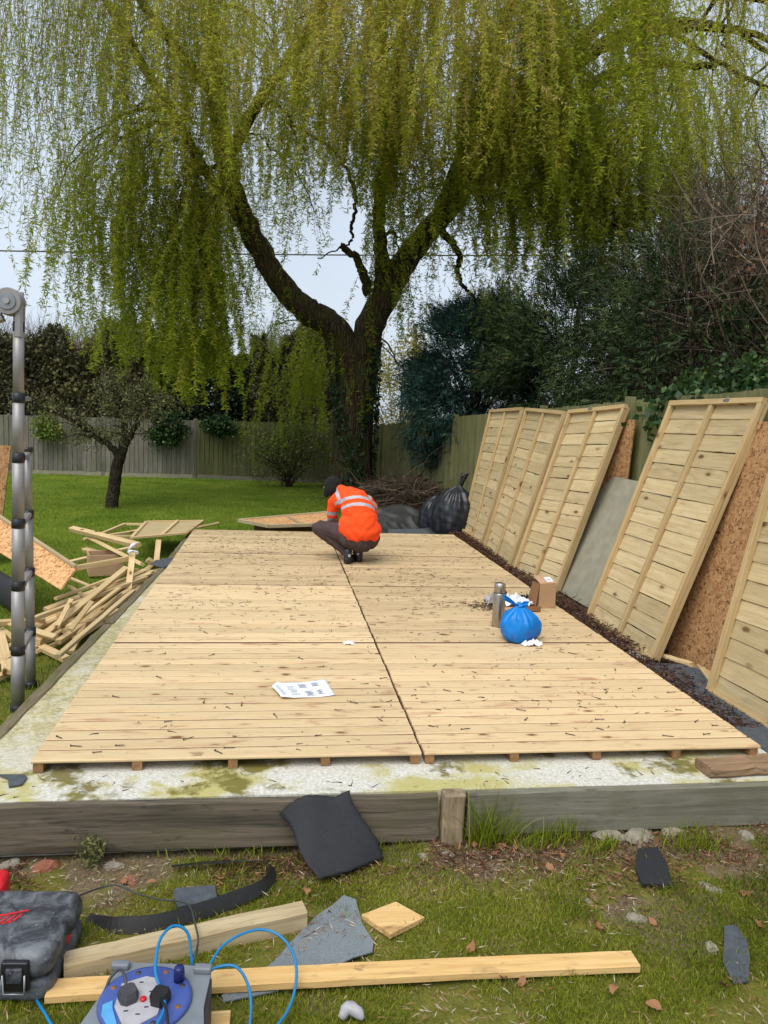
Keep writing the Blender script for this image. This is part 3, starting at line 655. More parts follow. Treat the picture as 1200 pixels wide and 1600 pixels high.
CURT = [(-3.31, 11, 9.78, 0.53, 1.5, 5.41, 50, 9, 's'), (-3.34, 12, 6.61, 0.7, 1.5, 2.73, 26, 16, 'g'), (-2.51, 11, 9.88, 0.48, 1.5, 4.91, 50, 10, 's'), (-2.79, 12.5, 6.6, 0.55, 1.5, 3.33, 30, 20, 'g'), (-2.15, 12, 10.2, 0.46, 1.6, 6.01, 60, 13, 's'), (-2.07, 13, 6.47, 0.51, 1, 4.12, 34, 24, 'g'), (-1.35, 11.5, 10.01, 0.39, 1.5, 4.5, 60, 22, 'm'), (-1.52, 13, 7.12, 0.41, 1, 5.01, 44, 36, 'g'), (-0.87, 12, 10.15, 0.35, 1.5, 4.8, 70, 26, 'm'), (-0.92, 13, 6.57, 0.33, 0.8, 5.02, 60, 42, 'g'), (-0.4, 12.5, 10.49, 0.31, 1.5, 5.83, 70, 30, 'm'), (-0.31, 13.2, 6.06, 0.29, 0.8, 4.41, 50, 42, 'g'), (0.07, 13.5, 11.1, 0.39, 1.5, 6.48, 50, 24, 'm'), (0.25, 16, 6.86, 0.46, 1, 3.93, 24, 20, 'g'), (0.27, 11, 9.72, 0.24, 1, 4.54, 40, 28, 'm'), (0.85, 12, 10.57, 0.41, 2, 4.27, 64, 26, 'm'), (1.0, 14.5, 9.72, 0.56, 2, 4.3, 44, 18, 'g'), (1.42, 17, 3.72, 0.58, 0.6, 2.99, 34, 34, 'g'), (1.59, 13, 6.78, 0.33, 1.5, 2.41, 12, 18, 'g'), (2.18, 17, 3.43, 0.3, 0.5, 1.66, 14, 34, 'g'), (1.63, 11, 10.09, 0.44, 1.5, 4.13, 80, 34, 'y'), (1.95, 14, 9.6, 0.55, 1.5, 3.27, 40, 24, 'g'), (2.3, 11, 10.17, 0.45, 1.8, 4.27, 80, 34, 'y'), (2.74, 13.5, 8.95, 0.54, 1.5, 2.96, 40, 26, 'g'), (3.02, 10.5, 9.97, 0.43, 1.8, 4.04, 90, 36, 'y'), (3.54, 13, 9.07, 0.52, 1, 4.04, 56, 30, 'g'), (3.45, 13.6, 5.4, 0.35, 0.3, 2.46, 10, 24, 'g'), (3.98, 13, 8.25, 0.4, 1, 3.32, 30, 30, 'g'), (3.79, 10.5, 10.07, 0.44, 2, 4.39, 90, 36, 'y'), (4.53, 13, 9.17, 0.53, 1.5, 3.42, 60, 32, 'g'), (5.02, 13, 7.72, 0.54, 1.5, 3.25, 30, 22, 'g'), (4.78, 12.5, 6.28, 0.46, 1, 3.08, 10, 20, 'g'), (4.64, 10.5, 9.97, 0.44, 2, 4.22, 90, 36, 'y'), (5.44, 12.5, 8.56, 0.52, 1.5, 3.88, 70, 34, 'g'), (5.64, 12, 6.21, 0.45, 1, 3.39, 16, 22, 'g'), (5.52, 10.5, 9.87, 0.45, 2, 4.5, 80, 34, 'g'), (6.31, 12, 8.09, 0.51, 1.5, 3.94, 76, 34, 'g'), (6.33, 10.5, 9.96, 0.45, 2, 4.53, 60, 26, 'g'), (6.99, 11.5, 7.73, 0.5, 1.5, 3.48, 70, 34, 'g'), (7.12, 10.5, 9.85, 0.4, 2, 3.45, 44, 22, 'g'), (7.85, 11.5, 7.69, 0.5, 1.5, 3.02, 50, 34, 'g'), (8.14, 11, 10.23, 0.47, 2, 3.13, 30, 18, 'm'), (8.55, 11.5, 7.28, 0.44, 1, 1.57, 30, 28, 'g'), (9.02, 11, 10.34, 0.6, 2, 3.39, 50, 18, 'm'), (9.13, 10, 9.82, 0.45, 2, 4.17, 30, 18, 'm'), (3.6, 17.5, 3.21, 1.04, 0.4, 2.77, 10, 26, 'g'), (9.91, 13, 9.21, 0.69, 1.2, 3.72, 66, 26, 'g'), (11.12, 13, 9.06, 0.7, 1.5, 2.53, 56, 24, 'm'), (8.51, 12, 6.06, 0.53, 1, 1.79, 26, 30, 'g'), (7.39, 11.5, 5.24, 0.51, 1, 1.48, 16, 26, 'g')]
bmb = MB(); LP = []; LD = []; LL_ = []; LR = []
SV = []; SF = []; SR = []
def strand(p0, L, dens, tone, sway, drift=None):
    """one withy: thin three sided stem hanging from p0 with leaves along it"""
    nseg = max(5, int(L/.28)); a = random.uniform(0, 6.28); w1 = random.uniform(.04, .16)*sway; ph = random.uniform(0, 6)
    dirx = Vector((math.cos(a), math.sin(a), 0)); P = []
    out = random.uniform(.15, .55)*sway
    sx1, sy1 = random.gauss(0, .10)*sway, random.gauss(0, .10)*sway; am = random.uniform(.03, .11)*sway; fq = random.uniform(1.2, 2.6); cph = p0.x*1.3+p0.y*.7; toff = random.gauss(0, .10)
    if drift: dirx = (dirx*.5+Vector(drift)).normalized(); out = random.uniform(.3, 1.15)
    for i in range(nseg+1):
        t = i/nseg; d = L*t
        P.append(p0+dirx*(out*(1-math.exp(-d*(.9 if drift else 1.6)))+w1*math.sin(d*1.1+ph)*t)+Vector((sx1*d+am*math.sin(d*fq+cph)*min(1, d), sy1*d+am*math.cos(d*fq*.8+cph)*min(1, d), 0))+Vector((random.uniform(-.012, .012), random.uniform(-.012, .012), -d+.12*math.exp(-d*3))))
    o_ = len(SV); r0 = random.uniform(.0035, .006)
    for i, p in enumerate(P):
        r = r0*(1-.6*i/nseg)
        for j in range(3):
            an = j*2.094; SV.append((p.x+math.cos(an)*r, p.y+math.sin(an)*r, p.z)); SR.append(.3)
    for i in range(nseg):
        for j in range(3): SF.append((o_+i*3+j, o_+i*3+(j+1) % 3, o_+i*3+3+(j+1) % 3, o_+i*3+3+j))
    k = int(L*dens*random.uniform(.6, 1.25)*(2.5 if tone in 'yg' else 1.9)); tt = np.sort(np.random.default_rng(random.randrange(1 << 30)).random(k)**(.75 if tone != 'y' else 1.))
    A = np.array([tuple(p) for p in P]); idx = np.minimum((tt*nseg).astype(int), nseg-1); fr = (tt*nseg-idx)[:, None]
    pos = A[idx]*(1-fr)+A[idx+1]*fr
    LP.append(pos); d = RNG.normal(size=(k, 3))*[.95, .95, .5]+[0, 0, -.5]; LD.append(d)
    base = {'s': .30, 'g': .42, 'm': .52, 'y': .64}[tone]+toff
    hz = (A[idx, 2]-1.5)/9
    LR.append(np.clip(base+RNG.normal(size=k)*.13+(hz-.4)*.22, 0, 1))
    ln = {'s': .085, 'g': .105, 'm': .09, 'y': .085}[tone]; LL_.append(ln*RNG.uniform(.6, 1.35, k))
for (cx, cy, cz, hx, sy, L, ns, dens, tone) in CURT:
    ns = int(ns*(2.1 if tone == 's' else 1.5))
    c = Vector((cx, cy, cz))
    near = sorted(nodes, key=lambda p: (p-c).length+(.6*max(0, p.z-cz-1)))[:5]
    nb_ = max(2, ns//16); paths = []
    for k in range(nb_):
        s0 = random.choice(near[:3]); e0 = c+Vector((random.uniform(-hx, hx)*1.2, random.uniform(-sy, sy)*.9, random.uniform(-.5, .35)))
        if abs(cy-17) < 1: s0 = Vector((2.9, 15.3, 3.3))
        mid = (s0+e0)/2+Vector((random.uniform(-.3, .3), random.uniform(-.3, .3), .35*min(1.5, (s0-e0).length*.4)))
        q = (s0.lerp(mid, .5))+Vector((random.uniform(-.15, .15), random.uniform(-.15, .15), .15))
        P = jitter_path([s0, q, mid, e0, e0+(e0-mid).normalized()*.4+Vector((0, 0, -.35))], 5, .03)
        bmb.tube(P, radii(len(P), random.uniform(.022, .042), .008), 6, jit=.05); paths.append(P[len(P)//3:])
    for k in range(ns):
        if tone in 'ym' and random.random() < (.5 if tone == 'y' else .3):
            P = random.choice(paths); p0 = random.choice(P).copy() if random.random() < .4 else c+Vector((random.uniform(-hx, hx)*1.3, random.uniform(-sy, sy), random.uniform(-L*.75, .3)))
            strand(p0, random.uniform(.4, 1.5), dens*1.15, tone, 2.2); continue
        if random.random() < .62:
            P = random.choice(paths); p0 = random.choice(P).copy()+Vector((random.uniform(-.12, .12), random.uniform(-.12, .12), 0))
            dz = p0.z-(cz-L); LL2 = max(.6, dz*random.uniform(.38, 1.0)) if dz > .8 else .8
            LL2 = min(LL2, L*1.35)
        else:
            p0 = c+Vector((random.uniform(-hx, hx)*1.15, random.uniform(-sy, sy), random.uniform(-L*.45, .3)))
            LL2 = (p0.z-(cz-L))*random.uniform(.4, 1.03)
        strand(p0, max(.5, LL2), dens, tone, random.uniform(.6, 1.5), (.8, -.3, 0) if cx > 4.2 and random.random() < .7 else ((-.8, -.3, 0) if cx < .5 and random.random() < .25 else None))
# short leafy shoots on the limbs themselves
for l, a_, b_ in ((LL, 8, len(LL)), (RL, 6, len(RL)), (ML, 2, len(ML))):
    for k in range(60):
        p = l[random.randrange(a_, b_)]; v = Vector((random.uniform(-1, 1), random.uniform(-1, .4), 0)).normalized()*.25
        strand(p+v, random.uniform(.3, 1.3), 26, 'g', .5)
for k in range(14):
    an = random.uniform(-2.6, -.4); z = random.uniform(2.0, 3.6)
    strand(Vector((2.85+math.cos(an)*.62, 14.95+math.sin(an)*.62, z)), random.uniform(.3, .9), 28, 'g', .3)
bmb.build('branches', M['twigbark'], willow)
st = link('withies', np_mesh('withies', SV, SF, M['withy'], rnd=SR), willow)
P_ = np.concatenate(LP); ln = np.concatenate(LL_)
crown = link('crown', leaf_mesh('crown', P_, np.concatenate(LD), ln, ln*.2, np.concatenate(LR), M['willow'], .12), willow)
print('willow leaves', len(P_), 'stems', len(SF))
# ivy climbing the trunk
N = 3000; an = RNG.uniform(-math.pi, 0.3, N); z = RNG.uniform(-.3, 3.3, N)
keep = (np.sin(an*3+z*1.4)+RNG.normal(size=N)*.35 > .55) | (np.abs(an+1.1+.25*np.sin(z*1.7)) < .16)
an = an[keep]; z = z[keep]; rad = .50+RNG.uniform(0, .07, len(z))+.12*np.exp(-(z+.3)*3)+.09*np.clip((z-1.5)/2, 0, 1)
P = np.stack([2.93+np.cos(an)*rad, 14.95+np.sin(an)*rad, z], 1)
D = np.stack([np.cos(an)*.4, np.sin(an)*.4, -np.ones(len(z))*.8], 1)+RNG.normal(size=(len(z), 3))*.4
link('ivy', leaf_mesh('ivy', P, D, RNG.uniform(.05, .11, len(z)), .07, np.clip(RNG.normal(.25, .2, len(z)), 0, 1), M['ivy'], .1), willow)

# ---------------------------------------------------------------- shrubs, hedges, conifers
def clump_points(n, c, rad, clusters, cs, shell=.55, flat=1.):
    """points gathered in clusters spread through an ellipsoid, so that gaps and lobes show"""
    c = np.array(c, float); rad = np.array(rad, float)
    cc = unit(clusters)*(shell+(1-shell)*RNG.random((clusters, 1)))*rad+c
    k = RNG.integers(0, clusters, n)
    off = RNG.normal(size=(n, 3))*cs*np.array([1, 1, flat])
    return cc[k]+off, k
def stems(base, tips, r0, m=None, mid=.4, sides=6, amp=.06):
    m = m or MB(); b = Vector(base)
    for t in tips:
        t = Vector(t); s_ = min(1., (t-b).length); q = b.lerp(t, mid)+Vector((random.uniform(-.2, .2), random.uniform(-.2, .2), .15))*s_
        P = jitter_path([b+Vector((random.uniform(-.1, .1), random.uniform(-.1, .1), 0))*s_, q, t], 5, amp*s_); m.tube(P, radii(len(P), r0*random.uniform(.7, 1.1), min(.006, r0*.5)), sides, jit=.06)
    return m
def twigs(N, P, D, L, w, seg=3, curve=.5):
    """thin bent bare twigs as crossed ribbons"""
    V = []; F = []; side = np.cross(D, unit(N)); side /= np.linalg.norm(side, axis=1, keepdims=True)+1e-9
    D = D/np.linalg.norm(D, axis=1, keepdims=True); bend = unit(N)*curve; p = P.copy(); rows_ = []
    for i in range(seg+1):
        ww = (w*(1-.75*i/seg)); ww = np.broadcast_to(ww, (N,))[:, None]
        rows_.append((p-side*ww/2, p+side*ww/2)); dd = D+bend*(i/seg); dd /= np.linalg.norm(dd, axis=1, keepdims=True); p = p+dd*(np.broadcast_to(L, (N,))[:, None]/seg)
    V = np.stack([x for r in rows_ for x in r], 1)  # N,(seg+1)*2,3
    F = np.concatenate([np.array([2*i, 2*i+1, 2*i+3, 2*i+2])[None, :]+(np.arange(N)*(seg+1)*2)[:, None] for i in range(seg)])
    return V.reshape(-1, 3), F

# dark mixed hedge beyond the back fence, in three stretches one can tell apart
def hedge(x0, x1, y, z1, n, label, mat, dens=1., tw=2500, name='hedge', zn=0):
    e = empty(name, ((x0+x1)/2, y, -.3), label, 'hedge', 'hedges beyond the back fence')
    N = int(n*dens); x = RNG.uniform(x0, x1, N); top = z1+(vnoise(x, x*0, 1.1, 5+zn)-.5)*1.1+(vnoise(x, x*0, 3.1, 9)-.5)*.5
    z = RNG.uniform(0, 1, N)**.8*(top-.0); yy = y+RNG.uniform(-.6, .7, N)-.25*vnoise(x, z, 1.5, 3)
    keep = vnoise(x, z, 2.2, 31)+RNG.normal(size=N)*.22 > .16
    P = np.stack([x, yy, z], 1)[keep]; k = len(P)
    shade = np.clip(vnoise(P[:, 0], P[:, 2], 1.9, 17)*.7+RNG.normal(size=k)*.16, 0, 1)
    link('foliage', leaf_mesh('foliage', P, unit(k)+[0, -.3, .1], RNG.uniform(.08, .17, k), .085, shade, mat, .1), e)
    P = np.stack([RNG.uniform(x0, x1, tw), y+RNG.uniform(-.5, .6, tw), RNG.uniform(.2, z1-.1, tw)], 1)
    V, F = twigs(tw, P, unit(tw)*[.6, .6, 1]+[0, 0, .5], RNG.uniform(.4, 1.1, tw), .012)
    link('twigs', np_mesh('twigs', V, F, M['bramble'], rnd=np.repeat(np.clip(RNG.normal(.35, .25, tw), 0, 1), 8)), e)
hedge(-9.5, -2.6, 20.6, 3.7, 42000, 'dark half bare hedge beyond the grey fence on the far left', M['hedge'], 1., 15000)
hedge(-2.8, .7, 20.9, 3.7, 50000, 'dark evergreen hedge beyond the fence, behind the hanging willow curtain', M['conifer2'], 1., 1200, zn=3)
hedge(.3, 3.2, 20.7, 3.9, 30000, 'brown green hedge beyond the fence directly left of the willow trunk', M['hedge'], 1., 9000, zn=7)
e = empty('far_shrub', (5.4, 24, -.3), 'pale yellowish spring shrub seen right of the trunk beyond the corner of the fences', 'shrub')
P, k = clump_points(9000, (5.3, 24, 2.4), (1.9, 1.1, 2.2), 60, .28); 
link('foliage', leaf_mesh('foliage', P, unit(len(P)), .09, .06, np.clip(RNG.normal(.5, .25, len(P)), 0, 1), M['farfol'], .1), e)
stems((5.3, 24, -.3), [tuple(P[i]) for i in RNG.integers(0, len(P), 24)], .05).build('stems', M['twigbark'], e)

# blue green conifer that spills over the corner of the fence
def conifer(name, base, c, rad, nspray, label, mat, cl=70, lean=(0, 0, 0), cs=.25, backing=True, kind='conifer', grp=None):
    e = empty(name, base, label, kind, grp)
    P, k = clump_points(nspray, c, rad, cl, cs, .6, .8); Cn = np.array(c)
    P = P[P[:, 2] > base[2]+.8]; n_ = len(P)
    out = (P-Cn)/np.array(rad); out /= np.linalg.norm(out, axis=1, keepdims=True)+1e-6
    D0 = out*.8+unit(n_)*.45+np.array([0, 0, -.15])+np.array(lean)
    m = 9; D0 /= np.linalg.norm(D0, axis=1, keepdims=True); S0 = np.cross(D0, unit(n_)); S0 /= np.linalg.norm(S0, axis=1, keepdims=True)
    pts = []; ds = []; rn = []; ln = []
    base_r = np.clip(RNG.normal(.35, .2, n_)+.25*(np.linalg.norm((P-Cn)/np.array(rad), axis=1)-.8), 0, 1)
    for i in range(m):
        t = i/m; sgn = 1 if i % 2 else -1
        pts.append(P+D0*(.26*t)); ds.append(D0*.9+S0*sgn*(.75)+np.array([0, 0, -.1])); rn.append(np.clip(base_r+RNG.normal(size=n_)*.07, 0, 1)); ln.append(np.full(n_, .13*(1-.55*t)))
    A = np.concatenate(pts); ln = np.concatenate(ln)
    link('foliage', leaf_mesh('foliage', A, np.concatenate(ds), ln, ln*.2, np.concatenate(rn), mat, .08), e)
    m_ = MB(); b = Vector(base); top = Vector((c[0], c[1], c[2]+rad[2]*.75)); Pp = jitter_path([b, b.lerp(top, .5), top], 6, .05)
    m_.tube(Pp, radii(len(Pp), .13, .03), 10); m_.build('trunk', M['twigbark'], e)
    sidx = RNG.integers(0, n_, 60); stems(tuple(b.lerp(top, .35)), [tuple(P[i]) for i in sidx], .03).build('branches', M['twigbark'], e)
    return e
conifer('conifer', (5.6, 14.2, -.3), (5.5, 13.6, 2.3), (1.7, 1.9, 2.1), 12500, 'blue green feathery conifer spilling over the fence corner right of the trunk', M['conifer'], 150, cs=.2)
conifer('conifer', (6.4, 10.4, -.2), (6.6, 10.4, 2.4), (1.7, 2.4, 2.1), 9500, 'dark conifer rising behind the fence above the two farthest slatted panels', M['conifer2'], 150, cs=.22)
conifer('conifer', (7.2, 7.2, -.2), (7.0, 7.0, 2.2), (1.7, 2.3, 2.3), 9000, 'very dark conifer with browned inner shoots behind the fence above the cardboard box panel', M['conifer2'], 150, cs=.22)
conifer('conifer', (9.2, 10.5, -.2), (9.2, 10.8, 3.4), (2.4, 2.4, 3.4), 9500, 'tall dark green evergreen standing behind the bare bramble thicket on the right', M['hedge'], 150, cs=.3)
# bare bramble thicket climbing on the right
e = empty('bramble_thicket', (6.9, 5.6, -.2), 'tall tangle of bare reddish brown stems against the right edge of the photo', 'thicket')
N = 9000; t = RNG.random(N)
P = np.stack([RNG.uniform(6.3, 9.2, N), RNG.uniform(3.6, 8.6, N), 1.2+RNG.random(N)**1.2*4.3], 1)
P = P[P[:, 2] < 2.3+(P[:, 0]-5.6)*1.25+vnoise(P[:, 1], P[:, 0], 1.5, 4)]; N = len(P)
D = unit(N)*[.8, .8, .8]+[-.15, -.1, .55]; V, F = twigs(N, P, D, RNG.uniform(.5, 1.4, N), RNG.uniform(.006, .018, N), 5, .9)
link('twigs', np_mesh('twigs', V, F, M['bramble'], rnd=np.repeat(np.clip(RNG.normal(.5, .25, N), 0, 1), 12)), e)
m_ = MB()
for k in range(60):
    x = random.uniform(6.4, 8.6); y = random.uniform(4, 8.2); m_.tube(jitter_path([(x, y, -.2), (x+random.uniform(-.3, .3), y, 1.6), (x+random.uniform(-.9, .5), y+random.uniform(-.5, .5), random.uniform(2.8, 4.6))], 5, .05), [.022, .02]+[.016]*9, 5)
m_.build('stems', M['twigbark'], e)
N = 9000; P = np.stack([RNG.uniform(6.2, 9.4, N), RNG.uniform(3.6, 8.6, N), 1.0+RNG.random(N)*3.8], 1); P = P[(P[:, 2] < 2.1+(P[:, 0]-5.6)*1.1)]; P = P[vnoise(P[:, 1]*1.0, P[:, 2], 1.7, 8) > .42]; N = len(P)
link('leaves', leaf_mesh('leaves', P, unit(N)+[0, 0, -.2], RNG.uniform(.05, .09, N), .05, np.clip(RNG.normal(.4, .22, N), 0, 1), M['hedge'], .15), e)
N = 900; P = np.stack([RNG.normal(7.3, .25, N), RNG.normal(6.0, .5, N), RNG.normal(3.9, .35, N)], 1)
link('dead_leaves', leaf_mesh('dead_leaves', P, unit(N)+[0, 0, -.6], .08, .05, RNG.random(N), M['drylf'], .2), e)
# broad leaved bush with ivy, nearest right
def leafbush(name, base, c, rad, n, label, mat, cat='bush', cl=50, cs=.16, ls=.09, lw=.065, ns=20, grp=None, up=.2):
    e = empty(name, base, label, cat, grp); P, k = clump_points(n, c, rad, cl, cs, .5, .8); n_ = len(P)
    cr = np.random.default_rng(cl).normal(0, .14, cl)
    link('foliage', leaf_mesh('foliage', P, unit(n_)+[0, -.2, up], RNG.uniform(.7, 1.2, n_)*ls, lw, np.clip(RNG.normal(.45, .18, n_)+cr[k], 0, 1), mat, .12), e)
    stems(base, [tuple(P[i]) for i in RNG.integers(0, n_, ns)], .018).build('stems', M['twigbark'], e); return e
leafbush('ivy_bush', (6.2, 4.4, -.1), (6.25, 4.4, 1.95), (.75, 1.1, .55), 7000, 'glossy green ivy bush poking over the fence above the large leaning panel', M['bush'], cl=90, cs=.13, ls=.07, lw=.05)
leafbush('ivy_spray', (4.86, 3.2, .4), (4.78, 3.3, 1.75), (.16, .55, .3), 420, 'sparse ivy spray hanging over the fence top beside the large leaning panel', M['ivy'], 'ivy', 16, .08, .08, .07, 6)
leafbush('ivy_clump', (-1.95, 18.45, 1.25), (-1.9, 18.42, 1.05), (.5, .16, .48), 2600, 'dark round ivy clump hanging on the grey fence right of the small tree', M['ivy'], 'ivy', 40, .1, .08, .07, 8)
leafbush('ivy_clump', (-.45, 18.45, 1.25), (-.5, 18.45, 1.2), (.55, .16, .25), 1200, 'thin ivy clump hanging over the green fence just right of its light post', M['ivy'], 'ivy', 26, .1, .08, .07, 8)
leafbush('ivy_clump', (-5.1, 18.5, 1.25), (-5.0, 18.4, 1.0), (.35, .2, .35), 900, 'pale leafy clump spilling over the grey fence near the ladder', M['yshrub'], 'ivy', 20, .1, .08, .06, 8)
leafbush('hanging_ivy', (4.55, 13.0, .6), (4.52, 13.1, 1.15), (.08, .12, .5), 420, 'dark ivy strand hanging down the olive fence left of the bin bag', M['ivy'], 'ivy', 16, .05, .08, .06, 5, grp=None)
leafbush('hanging_ivy', (4.36, 14.6, .9), (4.34, 14.6, 1.25), (.06, .1, .3), 180, 'short ivy strand hanging on the olive fence nearer the trunk', M['ivy'], 'ivy', 10, .04, .08, .06, 4)
leafbush('spring_shrub', (1.45, 16.9, -.3), (1.5, 16.9, .75), (1.3, .5, .7), 2600, 'thin green spring shrub in front of the back fence left of the trunk', M['yshrub'], 'shrub', 90, .2, .08, .045, 30)
N = 900; e = COL.objects['spring_shrub']
V, F = twigs(N, np.stack([RNG.uniform(.5, 2.5, N), RNG.uniform(16.5, 17.2, N), RNG.uniform(-.2, 1.1, N)], 1), unit(N)+[0, 0, .3], RNG.uniform(.3, .8, N), .01, 3, .6)
link('twigs', np_mesh('twigs', V, F, M['bramble'], rnd=np.repeat(RNG.random(N)*.6, 8)), e)

# small old apple tree on the lawn
apple = empty('small_tree', (-1.99, 11.69, -.3), 'small leaning tree with dark trunk and sparse pale leaves on the lawn', 'tree')
m_ = MB(); bz = [(-2.0, 11.69, -.4), (-1.97, 11.69, 0.0), (-1.9, 11.69, .5), (-1.83, 11.69, .72)]
P = jitter_path(bz, 5, .01); m_.tube(P, radii(len(P), .125, .1), 12, jit=.05)
br = [[(-1.84, 11.69, .66), (-1.72, 11.65, .95), (-1.55, 11.6, 1.25), (-1.42, 11.6, 1.5), (-1.34, 11.6, 1.7), (-1.28, 11.7, 1.85)],
      [(-1.84, 11.69, .66), (-2.05, 11.7, .9), (-2.3, 11.7, 1.05), (-2.7, 11.6, 1.35), (-3.1, 11.6, 1.5), (-3.4, 11.5, 1.65)],
      [(-1.8, 11.69, .8), (-1.78, 11.8, 1.2), (-1.85, 11.9, 1.6), (-1.95, 12, 1.8), (-2.05, 12, 2.0)]]
tips = []
for b_ in br:
    P = jitter_path(b_, 5, .02); m_.tube(P, radii(len(P), .075, .015), 8, jit=.06)
    for k in range(34):
        p = P[random.randrange(6, len(P))]; v = Vector((random.uniform(-1, 1), random.uniform(-1, 1), random.uniform(-.3, .7))).normalized()*random.uniform(.3, .7)
        q = jitter_path([p, p+v*.5+Vector((0, 0, .05)), p+v+Vector((random.uniform(-.1, .1), 0, -.06))], 3, .03); m_.tube(q, radii(len(q), .014, .004), 5); tips += q[2:]
m_.build('trunk', M['applebark'], apple)
T = np.array([tuple(t) for t in tips]); N = 5200; P = T[RNG.integers(0, len(T), N)]+RNG.normal(size=(N, 3))*.07
P = P[P[:, 2] > .75]; N = len(P)
link('crown', leaf_mesh('crown', P, unit(N), RNG.uniform(.035, .07, N), .03, np.clip(RNG.normal(.5, .25, N), 0, 1), M['appleleaf'], .1), apple)
N = 1500; V, F = twigs(N, T[RNG.integers(0, len(T), N)], unit(N)+[0, 0, .2], RNG.uniform(.1, .35, N), .006, 2, .5)
link('twigs', np_mesh('twigs', V, F, M['bramble'], rnd=np.repeat(RNG.random(N)*.6, 6)), apple)

# heap of dry branches at the foot of the olive fence
e = empty('brush_heap', (3.75, 12.1, -.25), 'heap of dry brown branches between the trunk and the bin bag', 'brush heap')
N = 2600; P = np.stack([RNG.normal(3.75, .42, N), RNG.normal(12.1, .5, N), np.abs(RNG.normal(0, .26, N))-.2], 1)
P[:, 2] = np.minimum(P[:, 2], .55-np.abs(P[:, 0]-3.7)*.45)
D = unit(N)*[1, 1, .35]; V, F = twigs(N, P-D*.3, D, RNG.uniform(.4, .9, N), RNG.uniform(.008, .02, N), 4, .6)
link('twigs', np_mesh('twigs', V, F, M['bramble'], rnd=np.repeat(np.clip(RNG.normal(.3, .2, N), 0, 1), 10)), e)
m_ = MB()
for k in range(46):
    p = Vector((random.gauss(3.75, .35), random.gauss(12, .35), random.uniform(-.15, .3))); v = Vector((random.uniform(-1, 1), random.uniform(-.6, .6), random.uniform(-.15, .25))).normalized()*random.uniform(.3, .6)
    m_.tube(jitter_path([p-v, p, p+v+Vector((0, 0, random.uniform(-.1, .1)))], 4, .03), .014, 6)
m_.tube(jitter_path([(3.7, 11.7, .2), (4.0, 11.7, .55), (4.1, 11.7, .85), (4.45, 11.7, 1.15)], 4, .02), .012, 6)
m_.build('branches', M['twigbark'], e)

# ---------------------------------------------------------------- far house, pole, wire
e = empty('far_house', (-8.6, 46, -.3), 'distant house with hipped tiled roof beyond the left hedge', 'house')
m_ = MB(); m_.poly([(-12, 44, 2), (-5.2, 44, 2), (-5.2, 50, 2), (-12, 50, 2)], 4.6); m_.build('wall', M['render'], e)
m_ = MB(); m_.add([(-12.5, 43.5, 4.3), (-4.7, 43.5, 4.3), (-4.7, 50.5, 4.3), (-12.5, 50.5, 4.3), (-9.6, 47, 6.1), (-7.6, 47, 6.1)], [(0, 1, 5, 4), (1, 2, 5), (2, 3, 4, 5), (3, 0, 4), (3, 2, 1, 0)])
m_.build('roof', M['roof'], e)
for x in (-10.5, -7.4):
    m_ = MB(); m_.beam((x-.6, 43.97, 3.1), (x+.6, 43.97, 3.1), .06, 1.1, ch=.01); m_.build('window', M['glasspane'], e)
m_ = MB(); m_.tube([(7.0, 30, -.5), (6.98, 30, 3), (6.97, 30, 5.7)], [.14, .12, .1], 10); m_.beam((6.6, 30, 5.2), (7.4, 30, 5.2), .09, .09)
tag(m_.build('utility_pole', M['darkwood']), 'dark wooden utility pole far beyond the conifer', 'pole')
m_ = MB(); m_.tube([(-16+i*1.35, 25, 6.2+1.6*(i/20)**.8*1.05-.5*math.sin(math.pi*min(1, i/20))*.3) for i in range(22)], .024, 5)
tag(m_.build('overhead_wire', M['darkwood']), 'thin overhead wire crossing the sky behind the tree', 'wire')

# ---------------------------------------------------------------- thin curved sheets
def grid_sheet(name, fn, nu, nv, th, mat, parent=None, smooth=True):
    V = [fn(i/nu, j/nv) for j in range(nv+1) for i in range(nu+1)]; V = [Vector(v) for v in V]; n = len(V); w = nu+1
    def nr(i, j):
        a = V[j*w+min(i+1, nu)]-V[j*w+max(i-1, 0)]; b = V[min(j+1, nv)*w+i]-V[max(j-1, 0)*w+i]; return a.cross(b).normalized()
    lo = [V[j*w+i]-nr(i, j)*th for j in range(nv+1) for i in range(nu+1)]
    F = []
    for j in range(nv):
        for i in range(nu):
            a = j*w+i; F.append((a, a+1, a+w+1, a+w)); F.append((n+a, n+a+w, n+a+w+1, n+a+1))
    ring = [i for i in range(nu+1)]+[j*w+nu for j in range(1, nv+1)]+[nv*w+i for i in range(nu-1, -1, -1)]+[j*w for j in range(nv-1, 0, -1)]
    for k in range(len(ring)):
        a, b = ring[k], ring[(k+1) % len(ring)]; F.append((b, a, n+a, n+b))
    mb = MB(); mb.add(V+lo, F, None, None, 0, smooth); return mb.build(name, mat, parent)
def bil(A, B, C_, D, u, v): return (Vector(A)*(1-u)+Vector(B)*u)*(1-v)+(Vector(D)*(1-u)+Vector(C_)*u)*v

